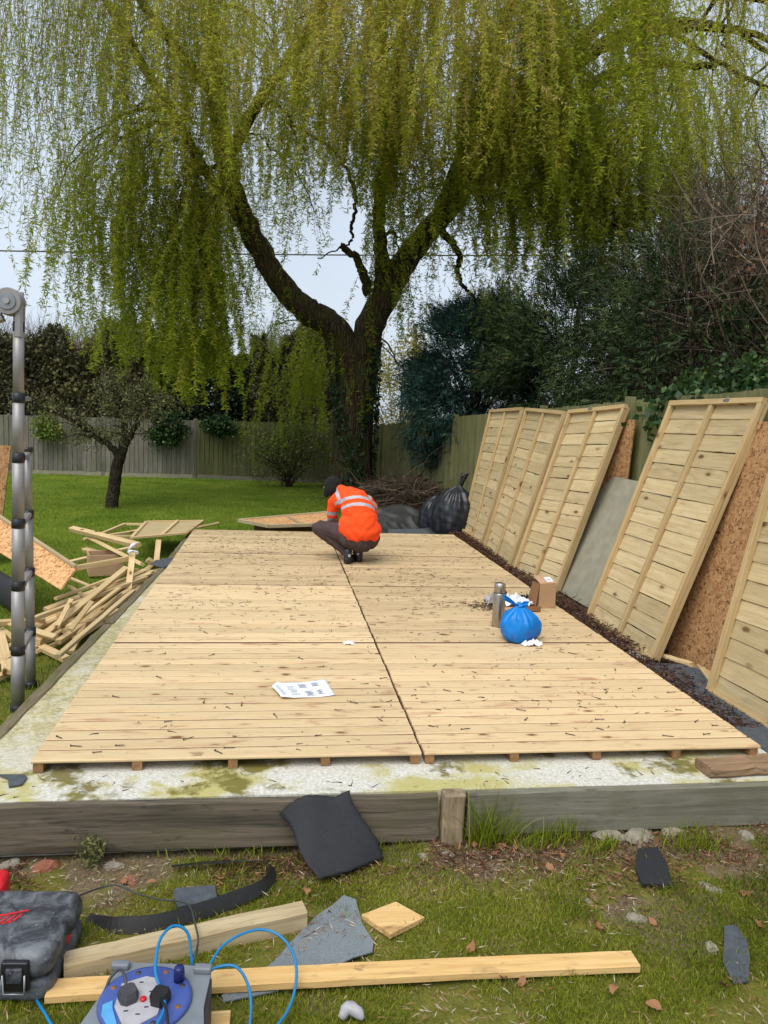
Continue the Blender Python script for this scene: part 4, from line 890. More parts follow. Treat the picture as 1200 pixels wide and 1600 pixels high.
# ---------------------------------------------------------------- front: felt, timber, case, cable reel
def feltfn(u, v):
    p = bil((1.14, -.292, -.125), (1.45, -.262, -.048), (1.60, -.41, -.285), (1.30, -.54, -.285), u, v)
    p += Vector((.012*math.sin(v*7+u*3), -.016*math.sin(u*3.1)*math.sin(v*3.1)-.012, .012*math.sin(u*8+v*2)*(1-v)+.05*math.sin(math.pi*min(1, u*1.25))*(1-v)**2))
    if u in (0, 1) or v in (0, 1): p += Vector((random.uniform(-.004, .004), random.uniform(-.004, .004), 0))
    return p
tag(grid_sheet('roofing_felt', feltfn, 22, 20, .004, M['tarfelt']), 'black square of roofing felt draped over the front sleeper onto the grass', 'roofing felt')
sp_ = spline([(.69, -.40, 0), (.80, -.385, 0), (.90, -.38, 0), (1.02, -.385, 0), (1.085, -.42, 0), (1.10, -.50, 0), (1.06, -.59, 0), (.96, -.665, 0), (.82, -.735, 0), (.68, -.785, 0), (.55, -.785, 0), (.47, -.745, 0), (.43, -.705, 0)], 5)
def stripfn(u, v):
    t = v*(len(sp_)-1); i = min(int(t), len(sp_)-2); p = sp_[i].lerp(sp_[i+1], t-i)
    h = .012+.05*min(1, max(0, (v-.18)/.4))*(1-.75*max(0, (v-.82)/.18)); d = (sp_[i+1]-sp_[i]).normalized(); out = Vector((d.y, -d.x, 0))
    return Vector((p.x, p.y, -.305+(v > .3)*0))+Vector((0, 0, h*(.15+.85*u) if True else 0))-out*(.028*(1-u))
tag(grid_sheet('rubber_strip', stripfn, 1, 60, .004, M['rubber'], smooth=False), 'curved black rubber strip standing on its edge in the grass behind the thick timber', 'rubber strip')
mb = MB(); mb.poly([(.72, -.60, -.28), (.73, -.575, -.28), (.88, -.57, -.278), (.90, -.66, -.28), (.75, -.70, -.28)], .006)
tag(mb.build('felt_scrap', M['feltd']), 'small dark felt scrap lying under the curve of the rubber strip', 'felt scrap')
mb = MB(); mb.beam((.415, -1.025, -.265), (1.235, -.81, -.262), .078, .082, ch=.006, segs=10, wob=.003)
tag(mb.build('timber_offcut', M['oldtimber']), 'thick square weathered timber offcut lying between the black case and the grey felt', 'timber')
def pfn_pts(): return [(1.40, -.66), (1.445, -.70), (1.455, -.85), (1.485, -.95), (1.475, -1.0), (1.40, -1.03), (1.30, -1.09), (1.12, -1.165), (.96, -1.195), (.95, -1.17), (1.05, -1.10), (1.12, -1.02), (1.20, -.90), (1.28, -.79), (1.36, -.71)]
mb = MB(); mb.poly([(x, y, -.285+random.uniform(-.003, .003)) for x, y in pfn_pts()], .005)
tag(mb.build('felt_offcut', M['felt']), 'pointed light grey mineral felt offcut partly under the long pale batten', 'felt offcut')
mb = MB(); mb.beam((1.45+.06, -.86, -.275), (1.645, -.795, -.272), .135, .022, ch=.002, segs=3)
mb = MB(); mb.poly([(1.455, -.815, -.277), (1.60, -.745, -.277), (1.695, -.85, -.277), (1.55, -.935, -.277)], .02)
o = tag(mb.build('board_offcut', M['fresh']), 'small diamond shaped pine board offcut lying on the grass', 'board offcut')
mb = MB(); mb.beam((.39, -1.115, -.272), (2.41, -1.15, -.268), .082, .028, ch=.003, segs=16, wob=.002, bow=.006)
tag(mb.build('long_batten', M['fresh']), 'long pale pine batten lying across the grass in the foreground', 'batten')
mb = MB(); mb.beam((.905, -1.30, -.27), (.985, -1.30, -.27), .06, .035, ch=.002)
tag(mb.build('wood_block', M['fresh']), 'small pine block half under the cable reel', 'wood block')
mb = MB(); mb.poly([(2.76, -.45, -.275), (2.865, -.44, -.27), (2.845, -.56, -.272), (2.79, -.72, -.275), (2.66, -.70, -.275), (2.68, -.6, -.27)], .010)
tag(mb.build('slate_piece', M['tarfelt']), 'small black felt square lying on the muddy grass by the right edging board', 'felt piece')
mb = MB(); mb.poly([(2.86, -.985, -.276), (2.905, -.985, -.274), (2.90, -1.07, -.276), (2.86, -1.15, -.276), (2.775, -1.27, -.278), (2.715, -1.275, -.278), (2.74, -1.17, -.278), (2.80, -1.08, -.276)], .008)
tag(mb.build('slate_strip', M['feltd']), 'narrow grey slate coloured strip near the bottom right corner', 'felt strip')
mb = MB(); mb.poly([(-.14, -.0, -.055), (-.02, .0, -.058), (.0, -.03, -.058), (-.0, -.1, -.056), (-.05, -.12, -.058), (-.08, -.04, -.056)], .005)
tag(mb.build('slab_scrap', M['feltd']), 'torn grey felt scrap on the concrete at the front left corner', 'felt scrap')
mb = MB(); mb.beam((3.24, -.145, -.036), (4.0, -.09, -.03), .135, .055, ch=.012, segs=12, wob=.008)
tag(mb.build('worn_block', M['worn']), 'rough worn brown timber block wedged at the front right corner of the floor', 'timber block')
mb = MB(); mb.beam((3.62, -.36, -.25), (3.95, -.30, -.22), .11, .09, ch=.012, segs=5, wob=.01)
tag(mb.build('rough_stone', M['worn']), 'rough brown timber end at the far right foot of the edging board', 'timber end')
mb = MB(); mb.tube(spline([(1.335, -1.30, -.285), (1.36, -1.285, -.262), (1.39, -1.30, -.268), (1.405, -1.31, -.285)], 3), [.012, .016, .019, .022, .02, .02, .018, .016, .012, .008], 10, jit=.15)
tag(mb.build('foil_scrap', M['sockets']), 'small crumpled silvery scrap at the bottom edge of the photo', 'scrap')

# scuffed tool case
def rounded_slab(mb, c, sx, sy, z0, z1, r, rz=0, mat=0, bev=.02, n=6, taper=0):
    """box with rounded corners and softened top and bottom edges"""
    q = Matrix.Rotation(rz, 3, 'Z'); c = Vector(c); rings = []
    zs = [(z0, bev), (z0+bev*.3, bev*.3), (z0+bev, 0), (z1-bev, 0), (z1-bev*.3, bev*.3), (z1, bev)]
    for z, ins in zs:
        ring = []; hx, hy = sx/2-ins, sy/2-ins; rr_ = max(.002, r-ins*.5)
        for (cx_, cy_, a0) in ((hx-rr_, hy-rr_, 0), (-hx+rr_, hy-rr_, 90), (-hx+rr_, -hy+rr_, 180), (hx-rr_, -hy+rr_, 270)):
            for k in range(n+1):
                a = R(a0+90*k/n); ring.append(c+q @ Vector((cx_+rr_*math.cos(a), cy_+rr_*math.sin(a), 0))+Vector((0, 0, z)))
        rings.append(ring)
    m = len(rings[0]); vs = [v for r_ in rings for v in r_]
    fs = [(i*m+j, i*m+(j+1) % m, (i+1)*m+(j+1) % m, (i+1)*m+j) for i in range(len(zs)-1) for j in range(m)]+[tuple(reversed(range(m))), tuple(range((len(zs)-1)*m, len(zs)*m))]
    mb.add(vs, fs, None, None, mat, True)
case = empty('tool_case', (.19, -.955, -.3), 'scuffed black plastic tool case with red lettering at the bottom left', 'tool case')
RZ = R(-5)
mb = MB(); rounded_slab(mb, (.185, -.955, 0), .47, .35, -.29, -.215, .05, RZ, bev=.02); mb.build('lower_shell', M['case'], case)
mb = MB(); rounded_slab(mb, (.185, -.955, 0), .474, .354, -.212, -.115, .05, RZ, bev=.032); mb.build('lid', M['case'], case)
mb = MB(); rounded_slab(mb, (.30, -1.147, 0), .085, .022, -.235, -.135, .006, RZ, bev=.004); lt = mb.build('latch', M['blackplastic'], case)
mb = MB(); mb.tube([(.265, -1.163, -.17), (.268, -1.168, -.232), (.335, -1.175, -.232), (.334, -1.17, -.17)], .0035, 6); mb.build('wire_loop', M['zinc'], lt)
mb = MB(); rounded_slab(mb, (.30, -1.162, 0), .05, .012, -.20, -.15, .005, RZ, bev=.003); mb.build('tab', M['case'], lt)
# the end of the red lettering, with the stroke above it
mb = MB(); zz = -.1138
def lq(pts): mb.poly([(x, y, zz) for x, y in pts], .0016)
for dx in (0, .032, .052, .074, .094):
    lq([(.14+dx, -1.00+dx*.25, ), (.148+dx, -1.00+dx*.25), (.166+dx, -.962+dx*.25), (.158+dx, -.962+dx*.25)])
lq([(.14, -1.008), (.20, -.990), (.203, -.982), (.143, -1.0)]); lq([(.205, -.989), (.236, -.980), (.239, -.972), (.208, -.981)])
lq([(.13, -.952), (.275, -.915), (.272, -.924), (.16, -.955)])
mb.build('lettering', M['red'], case)
mb = MB(); mb.poly([(.421, -1.0, -.19), (.422, -.955, -.19), (.419, -.955, -.165), (.418, -1.0, -.165)], .003, n=(1, 0, 0)); mb.build('side_label', M['red'], case)
rt_ = empty('red_tool', (.08, -.80, -.3), 'red plastic tool top showing at the left edge behind the black case', 'tool')
mb = MB(); rounded_slab(mb, (.045, -.745, 0), .20, .12, -.29, -.095, .03, .1, bev=.02); mb.build('body', M['red'], rt_)
mb = MB(); mb.tube(spline([(-.03, -.75, -.10), (-.01, -.75, -.075), (.05, -.75, -.075), (.07, -.75, -.10)], 4), .012, 8); mb.build('handle', M['blackplastic'], rt_)

# cable reel
reel = empty('cable_reel', (.745, -1.43, -.3), 'blue and grey extension cable reel lying face up at the bottom of the photo', 'cable reel')
def plate(z, th):
    m_ = MB(); pts = [(.632, -1.262), (.675, -1.245), (.80, -1.262), (.895, -1.283), (.925, -1.31), (.915, -1.45), (.93, -1.60), (.90, -1.66), (.62, -1.66), (.56, -1.62), (.575, -1.50), (.61, -1.38)]
    m_.poly([(x, y, z) for x, y in pts], th); return m_
m_ = plate(-.095, .014); m_.build('front_frame', M['reelgrey'], reel)
m_ = plate(-.275, .012); m_.build('rear_frame', M['reelgrey'], reel)
m_ = MB(); m_.lathe([(.085, -.27), (.085, -.105)], (.745, -1.42, 0), 32)
for k in range(7): m_.lathe([(.10, -.262+k*.022), (.118, -.251+k*.022), (.10, -.241+k*.022)], (.745, -1.42, 0), 32)
m_.build('cable_drum', M['plug'], reel)
m_ = MB(); m_.lathe([(.131, -.09), (.134, -.084), (.131, -.076), (.12, -.073), (.004, -.073)], (.745, -1.415, 0), 56); disc = m_.build('face_disc', M['reelblue'], reel)
for k in range(8):
    a = R(45*k+20); m_ = MB(); m_.lathe([(.009, -.074), (.009, -.0722)], (.745+.108*math.cos(a), -1.415+.108*math.sin(a), 0), 12); m_.build('vent_hole', M['carddark'] if k % 2 else M['plug'], disc)
m_ = MB(); m_.poly([(.668, -1.36, -.0705), (.735, -1.335, -.0705), (.765, -1.345, -.0705), (.80, -1.40, -.0705), (.79, -1.49, -.0705), (.74, -1.525, -.0705), (.70, -1.52, -.0705), (.665, -1.45, -.0705)], .004); sk = m_.build('socket_plate', M['sockets'], disc)
for (x, y) in ((.725, -1.36), (.76, -1.40), (.70, -1.47), (.735, -1.485), (.755, -1.46), (.72, -1.41)):
    m_ = MB(); m_.beam((x-.006, y, -.068), (x+.006, y, -.068), .004, .001, ch=0); m_.build('pin_hole', M['blackplastic'], sk)
m_ = MB(); m_.poly([(.63, -1.44, -.070), (.655, -1.425, -.070), (.662, -1.46, -.070), (.69, -1.53, -.070), (.66, -1.52, -.070), (.635, -1.48, -.070)], .003); m_.build('label', M['labelblue'], disc)
m_ = MB(); m_.lathe([(.016, -.074), (.0165, -.05), (.015, -.032), (.012, -.028)], (.834, -1.355, 0), 20); m_.build('knob', M['navy'], disc)
m_ = MB(); m_.lathe([(.009, -.07), (.009, -.062), (.007, -.06)], (.742, -1.432, 0), 16); m_.build('reset_button', M['red'], disc)
for (x, y) in ((.648, -1.268), (.90, -1.305)):
    m_ = MB(); rounded_slab(m_, (x, y, 0), .055, .028, -.09, -.068, .008, -.15, bev=.005); m_.build('corner_lug', M['reelgrey'], reel)
m_ = MB(); m_.beam((.918, -1.31, -.19), (.915, -1.60, -.19), .02, .165, ch=.004); m_.build('side_frame', M['plug'], reel)
def plug(c, rz, mat, label, tail):
    e = empty('plug', c, label, 'plug'); q = Matrix.Rotation(rz, 3, 'Z'); c = Vector(c)
    m_ = MB(); pts = [(-.026, .016), (-.018, .026), (.018, .026), (.026, .016), (.026, -.012), (.014, -.026), (-.014, -.026), (-.026, -.012)]
    m_.add([c+q @ Vector((x*1.0, y, .0)) for x, y in pts]+[c+q @ Vector((x*1.04, y*1.04, .018)) for x, y in pts]+[c+q @ Vector((x*.86, y*.86, .032)) for x, y in pts],
           [(i+k*8, (i+1) % 8+k*8, (i+1) % 8+8+k*8, i+8+k*8) for k in range(2) for i in range(8)]+[tuple(range(16, 24)), tuple(reversed(range(8)))])
    m_.build('body', mat, e); m_ = MB(); m_.tube(spline(tail, 6), .0045, 8); m_.build('flex', mat, e)
plug((.699, -1.425, -.068), .5, M['plug'], 'grey three pin plug pushed into the left socket of the cable reel', [(.69, -1.40, -.052), (.675, -1.36, -.04), (.655, -1.325, -.05), (.63, -1.33, -.07), (.62, -1.37, -.09)])
plug((.79, -1.44, -.068), -.4, M['blackplastic'], 'black three pin plug in the right socket of the cable reel', [(.80, -1.465, -.052), (.815, -1.50, -.045), (.83, -1.56, -.05), (.86, -1.64, -.09)])
cp = [(.36, -1.14, -.28), (.40, -1.20, -.275), (.46, -1.275, -.28), (.55, -1.32, -.275), (.62, -1.35, -.24), (.70, -1.38, -.2), (.83, -1.28, -.22), (.89, -1.20, -.19), (.95, -1.09, -.16), (1.06, -1.035, -.15), (1.15, -1.06, -.17), (1.195, -1.15, -.21),
      (1.17, -1.27, -.26), (1.08, -1.38, -.285), (1.0, -1.46, -.29), (.98, -1.52, -.288), (1.02, -1.50, -.285), (1.045, -1.38, -.25), (1.045, -1.27, -.20), (1.0, -1.19, -.17), (.93, -1.185, -.17), (.885, -1.235, -.17), (.865, -1.26, -.11), (.845, -1.22, -.02), (.80, -1.22, .01), (.765, -1.27, -.0), (.765, -1.36, -.03), (.79, -1.42, -.05), (.81, -1.49, -.052), (.79, -1.56, -.06)]
mb = MB(); mb.tube(spline(cp, 8), .0048, 10); tag(mb.build('extension_cable', M['cable']), 'bright blue cable looping over the cable reel and the grass beside it', 'cable')
kp_ = [(.36, -.74, -.2), (.432, -.60, -.25), (.50, -.575, -.255), (.58, -.61, -.27), (.68, -.665, -.265), (.765, -.715, -.245), (.81, -.80, -.215), (.835, -.90, -.205), (.855, -.98, -.212), (.85, -1.0, -.25), (.835, -1.03, -.275), (.80, -1.06, -.282)]
mb = MB(); mb.tube(spline(kp_, 8), .0035, 8); tag(mb.build('tool_flex', M['greycable']), 'thin dark grey flex running from the black case over the thick timber', 'cable')

# ---------------------------------------------------------------- telescopic ladder on the left
lad = empty('telescopic_ladder', (-.49, 1.5, -.3), 'aluminium telescopic ladder with black collars standing upright at the left edge', 'ladder')
zc = [-.28, .10, .51, .90, 1.30, 1.66, 2.08]
def px_(z): return -.485+.045*(z+.3)/2.55
for i in range(7):
    z0 = zc[i]; z1 = zc[i+1] if i < 6 else 2.27; r = .040-.0018*i
    m_ = MB(); m_.tube([(px_(z0), 1.38, z0), (px_(z1), 1.38, z1+.01)], r, 24); m_.build('stile_section', M['alu'], lad)
    m_ = MB(); m_.tube([(px_(z0-.03), 1.38, z0-.03), (px_(z0-.026), 1.38, z0-.026), (px_(z0+.028), 1.38, z0+.028), (px_(z0+.03), 1.38, z0+.03)], [r+.001, r+.004, r+.004, r+.001], 24); col_ = m_.build('collar', M['blackplastic'], lad)
    if 0 < i < 6:
        m_ = MB(); m_.beam((px_(z0)+.012, 1.42, z0), (-.525, 1.77, z0), .045, .03, ch=.006); m_.build('rung', M['alu'], lad)
for i in range(4):
    z0 = zc[i]+.0; z1 = zc[i+1] if i < 3 else 1.33; r = .031-.0015*i
    m_ = MB(); m_.tube([(-.53, 1.8, z0-.0), (-.53, 1.8, z1)], r, 20); m_.build('stile_section', M['alu'], lad)
    m_ = MB(); m_.tube([(-.53, 1.8, z0-.03), (-.53, 1.8, z0-.026), (-.53, 1.8, z0+.026), (-.53, 1.8, z0+.03)], [r, r+.007, r+.007, r], 20); m_.build('collar', M['blackplastic'], lad)
m_ = MB(); m_.tube([(-.53, 1.8, 1.31), (-.53, 1.8, 1.345)], .033, 20); m_.build('cap', M['blackplastic'], lad)
m_ = MB(); m_.tube([(-.49, 1.33, 2.22), (-.49, 1.345, 2.22), (-.49, 1.415, 2.22), (-.49, 1.43, 2.22)], [.074, .080, .080, .074], 40, smooth=False); hg = m_.build('hinge', M['alu'], lad)
m_ = MB(); m_.tube([(-.49, 1.322, 2.22), (-.49, 1.335, 2.22)], [.048, .052], 32, smooth=False); m_.build('hinge_disc', M['zinc'], hg)
m_ = MB(); m_.tube([(-.49, 1.31, 2.22), (-.49, 1.33, 2.22)], .018, 20, smooth=False); m_.build('hinge_bolt', M['steel'], hg)
m_ = MB(); m_.beam((-.435, 1.38, 2.20), (-.44, 1.38, 2.02), .05, .07, up=(0, 1, 0), ch=.012); m_.build('hinge_bracket', M['alu'], lad)
m_ = MB(); m_.beam((-.53, 1.38, 2.13), (-.80, 1.38, 2.02), .05, .05, ch=.01); m_.build('hinge_arm', M['alu'], lad)

# ---------------------------------------------------------------- heap of broken timber on the left
G = 'broken battens heaped on the grass left of the slab'
BT = [((-1.37, 6.24, .12), (-.41, 5.25, .10), .075, .05, 'pale thick batten on top of the heap running from the lawn towards the cable tie'),
 ((-1.11, 6.01, .05), (-.31, 4.91, -.05), .05, .04, 'batten just under the thick pale one at the far side of the heap'),
 ((-.92, 4.04, .05), (-.33, 4.38, .12), .05, .05, 'batten with a dark sawn end pointing left across the heap'),
 ((-.27, 3.8, -.22), (-.31, 4.34, .18), .06, .03, 'short batten standing steeply up in the middle of the heap, tied at its top'),
 ((-.71, 2.55, -.2), (-.35, 4.2, .05), .055, .04, 'broad pale batten crossing over the others down to the ladder foot'),
 ((-.82, 2.94, -.20), (-.11, 4.72, -.08), .05, .035, 'longest batten of the heap, ending against the slab edge by the slate scrap'),
 ((-.92, 3.53, -.2), (-.38, 4.48, -.12), .06, .03, 'brown shaded batten lying low behind the crossing pale one'),
 ((-.57, 2.61, -.22), (-.31, 3.78, -.15), .05, .035, 'batten lying close to the edging timber, second from it'),
 ((-.48, 2.75, -.24), (-.27, 3.45, -.18), .045, .04, 'batten lying tight against the middle edging timber'),
 ((-.63, 2.93, -.18), (-.34, 3.17, -.2), .05, .05, 'short stubby batten between the ladder and the edging timber'),
 ((-.73, 2.63, -.25), (-.41, 2.24, -.24), .06, .04, 'short pale batten with its end pointing at the slab near the ladder'),
 ((-.44, 2.50, -.27), (-.47, 3.0, -.2), .045, .03, 'small batten standing between the short pale one and the edging timber'),
 ((-1.08, 2.87, -.2), (-.87, 2.61, -.22), .05, .04, 'batten end left of the ladder, uppermost of those there'),
 ((-1.03, 2.71, -.18), (-.71, 1.9, -.22), .07, .03, 'wide pale batten sloping down behind the ladder stile'),
 ((-.84, 1.98, -.22), (-.76, 2.35, -.18), .045, .04, 'brown batten end just left of the ladder stile'),
 ((-.86, 1.72, -.27), (-.71, 2.03, -.25), .05, .04, 'lowest pale batten end at the left edge of the photo'),
 ((-.18, 4.99, -.10), (-.22, 5.46, .12), .06, .03, 'upright batten propping the framed offcut at the slab edge'),
 ((-.21, 5.02, -.08), (-.47, 3.73, -.16), .05, .045, 'batten running from the slate scrap back under the standing one'),
 ((-.28, 5.05, -.02), (-.14, 5.10, -.14), .06, .05, 'short block end beside the upright prop'),
 ((-1.19, 6.06, -.1), (-.78, 5.85, -.15), .06, .04, 'pale batten end lying on the brown box'),
 ((-.90, 3.20, -.27), (-.80, 3.8, -.22), .08, .03, 'short board lying low on the grass behind the ladder'),
 ((-1.1, 2.80, -.12), (-.78, 3.0, -.15), .045, .04, 'orange brown batten end at the left edge behind the ladder'),
 ((-.38, 8.2, -.20), (.24, 8.54, -.10), .05, .03, 'thin batten lying on the lawn beyond the rear left corner'),
 ((-1.55, 7.6, -.24), (-.75, 8.5, -.20), .05, .03, 'grey batten on the lawn behind the open frame'),
 ((-.78, 2.3, -.24), (-.42, 4.0, -.24), .05, .03, 'half hidden batten at the bottom of the heap'),
 ((-1.5, 5.6, -.24), (-.7, 6.6, -.16), .05, .03, 'far batten lying under the end of the thick pale one')]
for a, b, w, h, l in BT:
    mb = MB(); mb.beam(a, b, w, h, ch=.003, segs=8, wob=.002, rot=random.uniform(-.5, .5)); tag(mb.build('batten', M['batten']), l, 'batten', G)
rb = random.Random(3)
for k in range(20):
    y0 = rb.uniform(1.9, 4.3); x0 = -.36-rb.random()*.62+(.05 if y0 > 3 else 0); an = rb.uniform(.7, 1.6) if k % 3 else rb.uniform(.3, 2.5); L = rb.uniform(.9, 1.9) if k % 3 else rb.uniform(.4, .8)
    x1 = min(x0+math.cos(an)*L, -.27+.06*max(0, y0+math.sin(an)*L-2.6)); y1 = y0+math.sin(an)*L; z0 = -.27+.010*k+rb.uniform(0, .02)
    mb = MB(); mb.beam((x0, y0, z0), (x1, y1, z0+rb.uniform(.0, .12)), rb.uniform(.035, .06), rb.uniform(.02, .035), ch=.003, segs=6, wob=.002, rot=rb.uniform(-.6, .6)); tag(mb.build('batten', M['batten']), 'thin broken batten tangled among the others in the heap left of the slab', 'batten', 'thin battens tangled in the heap')
mb = MB(); mb.tube(spline([(-.34, 4.28, .19), (-.30, 4.25, .22), (-.26, 4.3, .19), (-.30, 4.36, .16), (-.35, 4.32, .20), (-.31, 4.3, .26), (-.27, 4.36, .28)], 4), [.012+.006*math.sin(i) for i in range(25)], 8)
tag(mb.build('cable_tie', M['white']), 'twisted silver white tie on top of the standing batten', 'tie')
fr = empty('framed_offcut', (-.3, 7.0, -.2), 'flat framed board offcut with a centre bar at the rear left corner of the slab', 'framed board')
A, B, C2, D2 = Vector((-.67, 6.30, .0)), Vector((-.72, 7.7, -.0)), Vector((.05, 7.95, .0)), Vector((-.06, 6.75, .0))
mb = MB(); mb.poly([A, D2, C2, B], .012); mb.build('sheet', M['pine'], fr)
mb = MB()
for a, b in ((A, B), (B, C2), (C2, D2), (D2, A)): mb.beam(a+Vector((0, 0, .012)), b+Vector((0, 0, .008)), .045, .03)
mb.build('frame', M['batten'], fr)
mb = MB(); mb.beam(A.lerp(D2, .55)+Vector((0, 0, .018)), B.lerp(C2, .55)+Vector((0, 0, .018)), .04, .03); mb.build('centre_bar', M['batten'], fr)
fr = empty('open_frame', (-1.1, 8.1, -.25), 'thin open timber frame lying on the lawn behind the batten heap', 'timber frame')
A, B, C2, D2 = Vector((-1.40, 7.64, -.2)), Vector((-1.18, 8.6, -.16)), Vector((-.72, 8.5, -.14)), Vector((-.85, 7.7, -.2))
for a, b in ((A, B), (B, C2), (C2, D2), (D2, A)):
    mb = MB(); mb.beam(a, b, .045, .035); mb.build('rail', M['batten'], fr)
mb = MB(); mb.poly([(-.22, 4.84, -.035), (-.19, 5.12, -.035), (.06, 5.38, -.045), (.03, 5.15, -.05), (-.06, 4.72, -.045)], .006)
tag(mb.build('slate_scrap', M['feltd']), 'dark felt scrap bent over the edging timber beside the batten heap', 'felt scrap')
bx = empty('brown_crate', (-.8, 5.4, -.3), 'open brown board box standing on the grass behind the batten heap', 'box')
for nm, a, b, w, h in (('front_panel', (-.95, 5.32, -.16), (-.60, 5.44, -.16), .016, .24), ('rear_panel', (-1.04, 5.62, -.16), (-.70, 5.74, -.16), .016, .24), ('side_panel', (-.955, 5.33, -.16), (-1.04, 5.61, -.16), .016, .24), ('side_panel', (-.605, 5.46, -.16), (-.695, 5.73, -.16), .016, .24)):
    mb = MB(); mb.beam(a, b, w, h, ch=.002); mb.build(nm, M['card'], bx)
lb = empty('leaning_board', (-1.1, 4.0, -.3), 'large pale chipboard sheet tilted over an added dark roll at the left edge behind the ladder', 'board')
P4 = [(-1.95, 5.06, .51), (-.628, 3.443, .2), (-.711, 3.239, .05), (-1.95, 4.63, .29)]
n4 = (Vector(P4[1])-Vector(P4[0])).cross(Vector(P4[2])-Vector(P4[1])).normalized()
mb = MB(); mb.poly([Vector(p) for p in P4], .018, n=n4); mb.build('sheet', M['osbl'], lb)
mb = MB(); mb.beam(Vector(P4[0])+n4*.02*(-1 if n4.z < 0 else 1), Vector(P4[1])+n4*.02*(-1 if n4.z < 0 else 1), .03, .03); mb.build('edge_strip', M['oldtimber'], lb)
sheet('upright_chipboard', [(-2.16, 6.0, -.3), (-3.2, 6.3, -.3), (-3.2, 6.3, 1.15), (-1.98, 6.0, 1.12)], .018, M['osb'], 'chipboard sheet standing upright at the far left edge above the tilted board', 'chipboard sheet')
def rollfn(u, v):
    a = v*5.2; r = .16-.012*v*2; return (-1.35-.5*(u-.5)*1.2, 3.9+.55*(u-.5)*1.6+math.cos(a)*r, -.14+math.sin(a)*r)
tag(grid_sheet('shade_roll', rollfn, 8, 30, .01, M['tarfelt']), 'black roll added as the shade under the tilted chipboard sheet', 'shade filler')  # added black roll, stands in for the shade below the tilted sheet

# ---------------------------------------------------------------- things standing on the floor
fl = empty('flask', (2.90, 2.33, 0), 'tall brushed steel vacuum flask standing on the floor behind the blue bag', 'flask')
mb = MB(); mb.lathe([(.044, 0), (.049, .004), (.050, .012), (.050, .262), (.047, .272), (.0455, .274)], (2.90, 2.33, 0), 36); mb.build('body', M['steel'], fl)
mb = MB(); mb.lathe([(.0462, .274), (.0462, .280)], (2.90, 2.33, 0), 36); mb.build('seal_ring', M['blackplastic'], fl)
mb = MB(); mb.lathe([(.0455, .280), (.047, .284), (.046, .33), (.043, .345), (.036, .356), (.018, .361), (.0, .362)], (2.90, 2.33, 0), 36); mb.build('cup_lid', M['steel'], fl)
bag = empty('blue_bag', (2.95, 1.92, 0), 'knotted translucent blue carrier bag full of rubbish beside the flask', 'bag')
c0 = Vector((2.955, 1.93, 0)); seg = 72; prof = [(.085, .0), (.115, .012), (.137, .05), (.143, .10), (.137, .15), (.115, .195), (.08, .228), (.048, .25), (.028, .265), (.022, .278)]
prof = [(a[0]*(1-t)+b[0]*t, a[1]*(1-t)+b[1]*t) for a, b in zip(prof[:-1], prof[1:]) for t in (0, .33, .66)]+[prof[-1]]
vs = []
for (r, z) in prof:
    k = (z/.27)
    for j in range(seg):
        a = 2*math.pi*j/seg; f = 1+(.035*math.sin(a*3+1)+.045*math.sin(a*5+z*20)+.05*math.sin(a*2+z*14)+.025*math.sin(a*4-z*45+1)+.03*math.sin(a+2))*(1-k*.3)+k*k*.10*math.sin(a*13+z*8)+.035*k*math.sin(a*21)+.016*math.sin(a*9+z*60)+.012*math.sin(a*17-z*35)
        vs.append(c0+Vector((r*f*math.cos(a)*1.05+.012*k*-1, r*f*math.sin(a)*.95, z)))
m_ = len(prof); fs = [(i*seg+j, i*seg+(j+1) % seg, (i+1)*seg+(j+1) % seg, (i+1)*seg+j) for i in range(m_-1) for j in range(seg)]+[tuple(reversed(range(seg)))]
mb = MB(); mb.add(vs, fs, None, None, 0, True); mb.build('body', M['bagblue'], bag)
def earfn(sgn):
    def f(u, v):
        w = .018+.03*v**.7*(1-.35*v); p = Vector((2.935+sgn*(.02+.11*v if sgn < 0 else .012+.055*v), 1.93+.01*math.sin(v*5), .272+(.085*v if sgn < 0 else .03*v)-.02*v*v))
        return p+Vector((.35*sgn*w*(u-.5), .3*w*(u-.5)+.008*math.sin(u*12), w*1.25*(u-.5)*1.0))
    return f
grid_sheet('handle', earfn(-1), 10, 12, .0015, M['bagblue'], bag); grid_sheet('handle', earfn(1), 10, 12, .0015, M['bagblue'], bag)
mb = MB(); mb.tube(spline([(2.925, 1.91, .262), (2.95, 1.905, .275), (2.965, 1.93, .27), (2.945, 1.95, .28), (2.925, 1.93, .285), (2.945, 1.915, .272)], 4), .013, 8, jit=.1); mb.build('knot', M['bagblue'], bag)

def crumple(name, c, rx, ry, h, mat, label, cat, seed, fold=5):
    def f(u, v):
        x = (u-.5)*2; y = (v-.5)*2; a = vnoise(np.array([x*fold+seed]), np.array([y*fold]), 1., seed)[0]; b = vnoise(np.array([x*fold*2.2+seed]), np.array([y*fold*2.2]), 1., seed+1)[0]
        e_ = max(0, 1-(x*x+y*y)*.5)
        return (c[0]+rx*x*(1+.25*math.sin(y*4+seed)), c[1]+ry*y*(1+.25*math.sin(x*5+seed)), c[2]+.004+h*abs(a-.35)*1.5*e_+h*.5*b*e_)
    return tag(grid_sheet(name, f, 18, 18, .0012, mat, smooth=False), label, cat)
crumple('tissue', (3.00, 1.80, 0), .065, .035, .045, M['tissue'], 'crumpled white tissue at the foot of the blue bag', 'tissue', 3)
crumple('tissue', (3.06, 1.81, 0), .028, .02, .035, M['tissue'], 'smaller white tissue twist just right of the crumpled one', 'tissue', 8)
crumple('white_scrap', (1.64, 1.82, 0), .035, .018, .03, M['tissue'], 'small white scrap lying alone near the centre seam of the floor', 'scrap', 12)
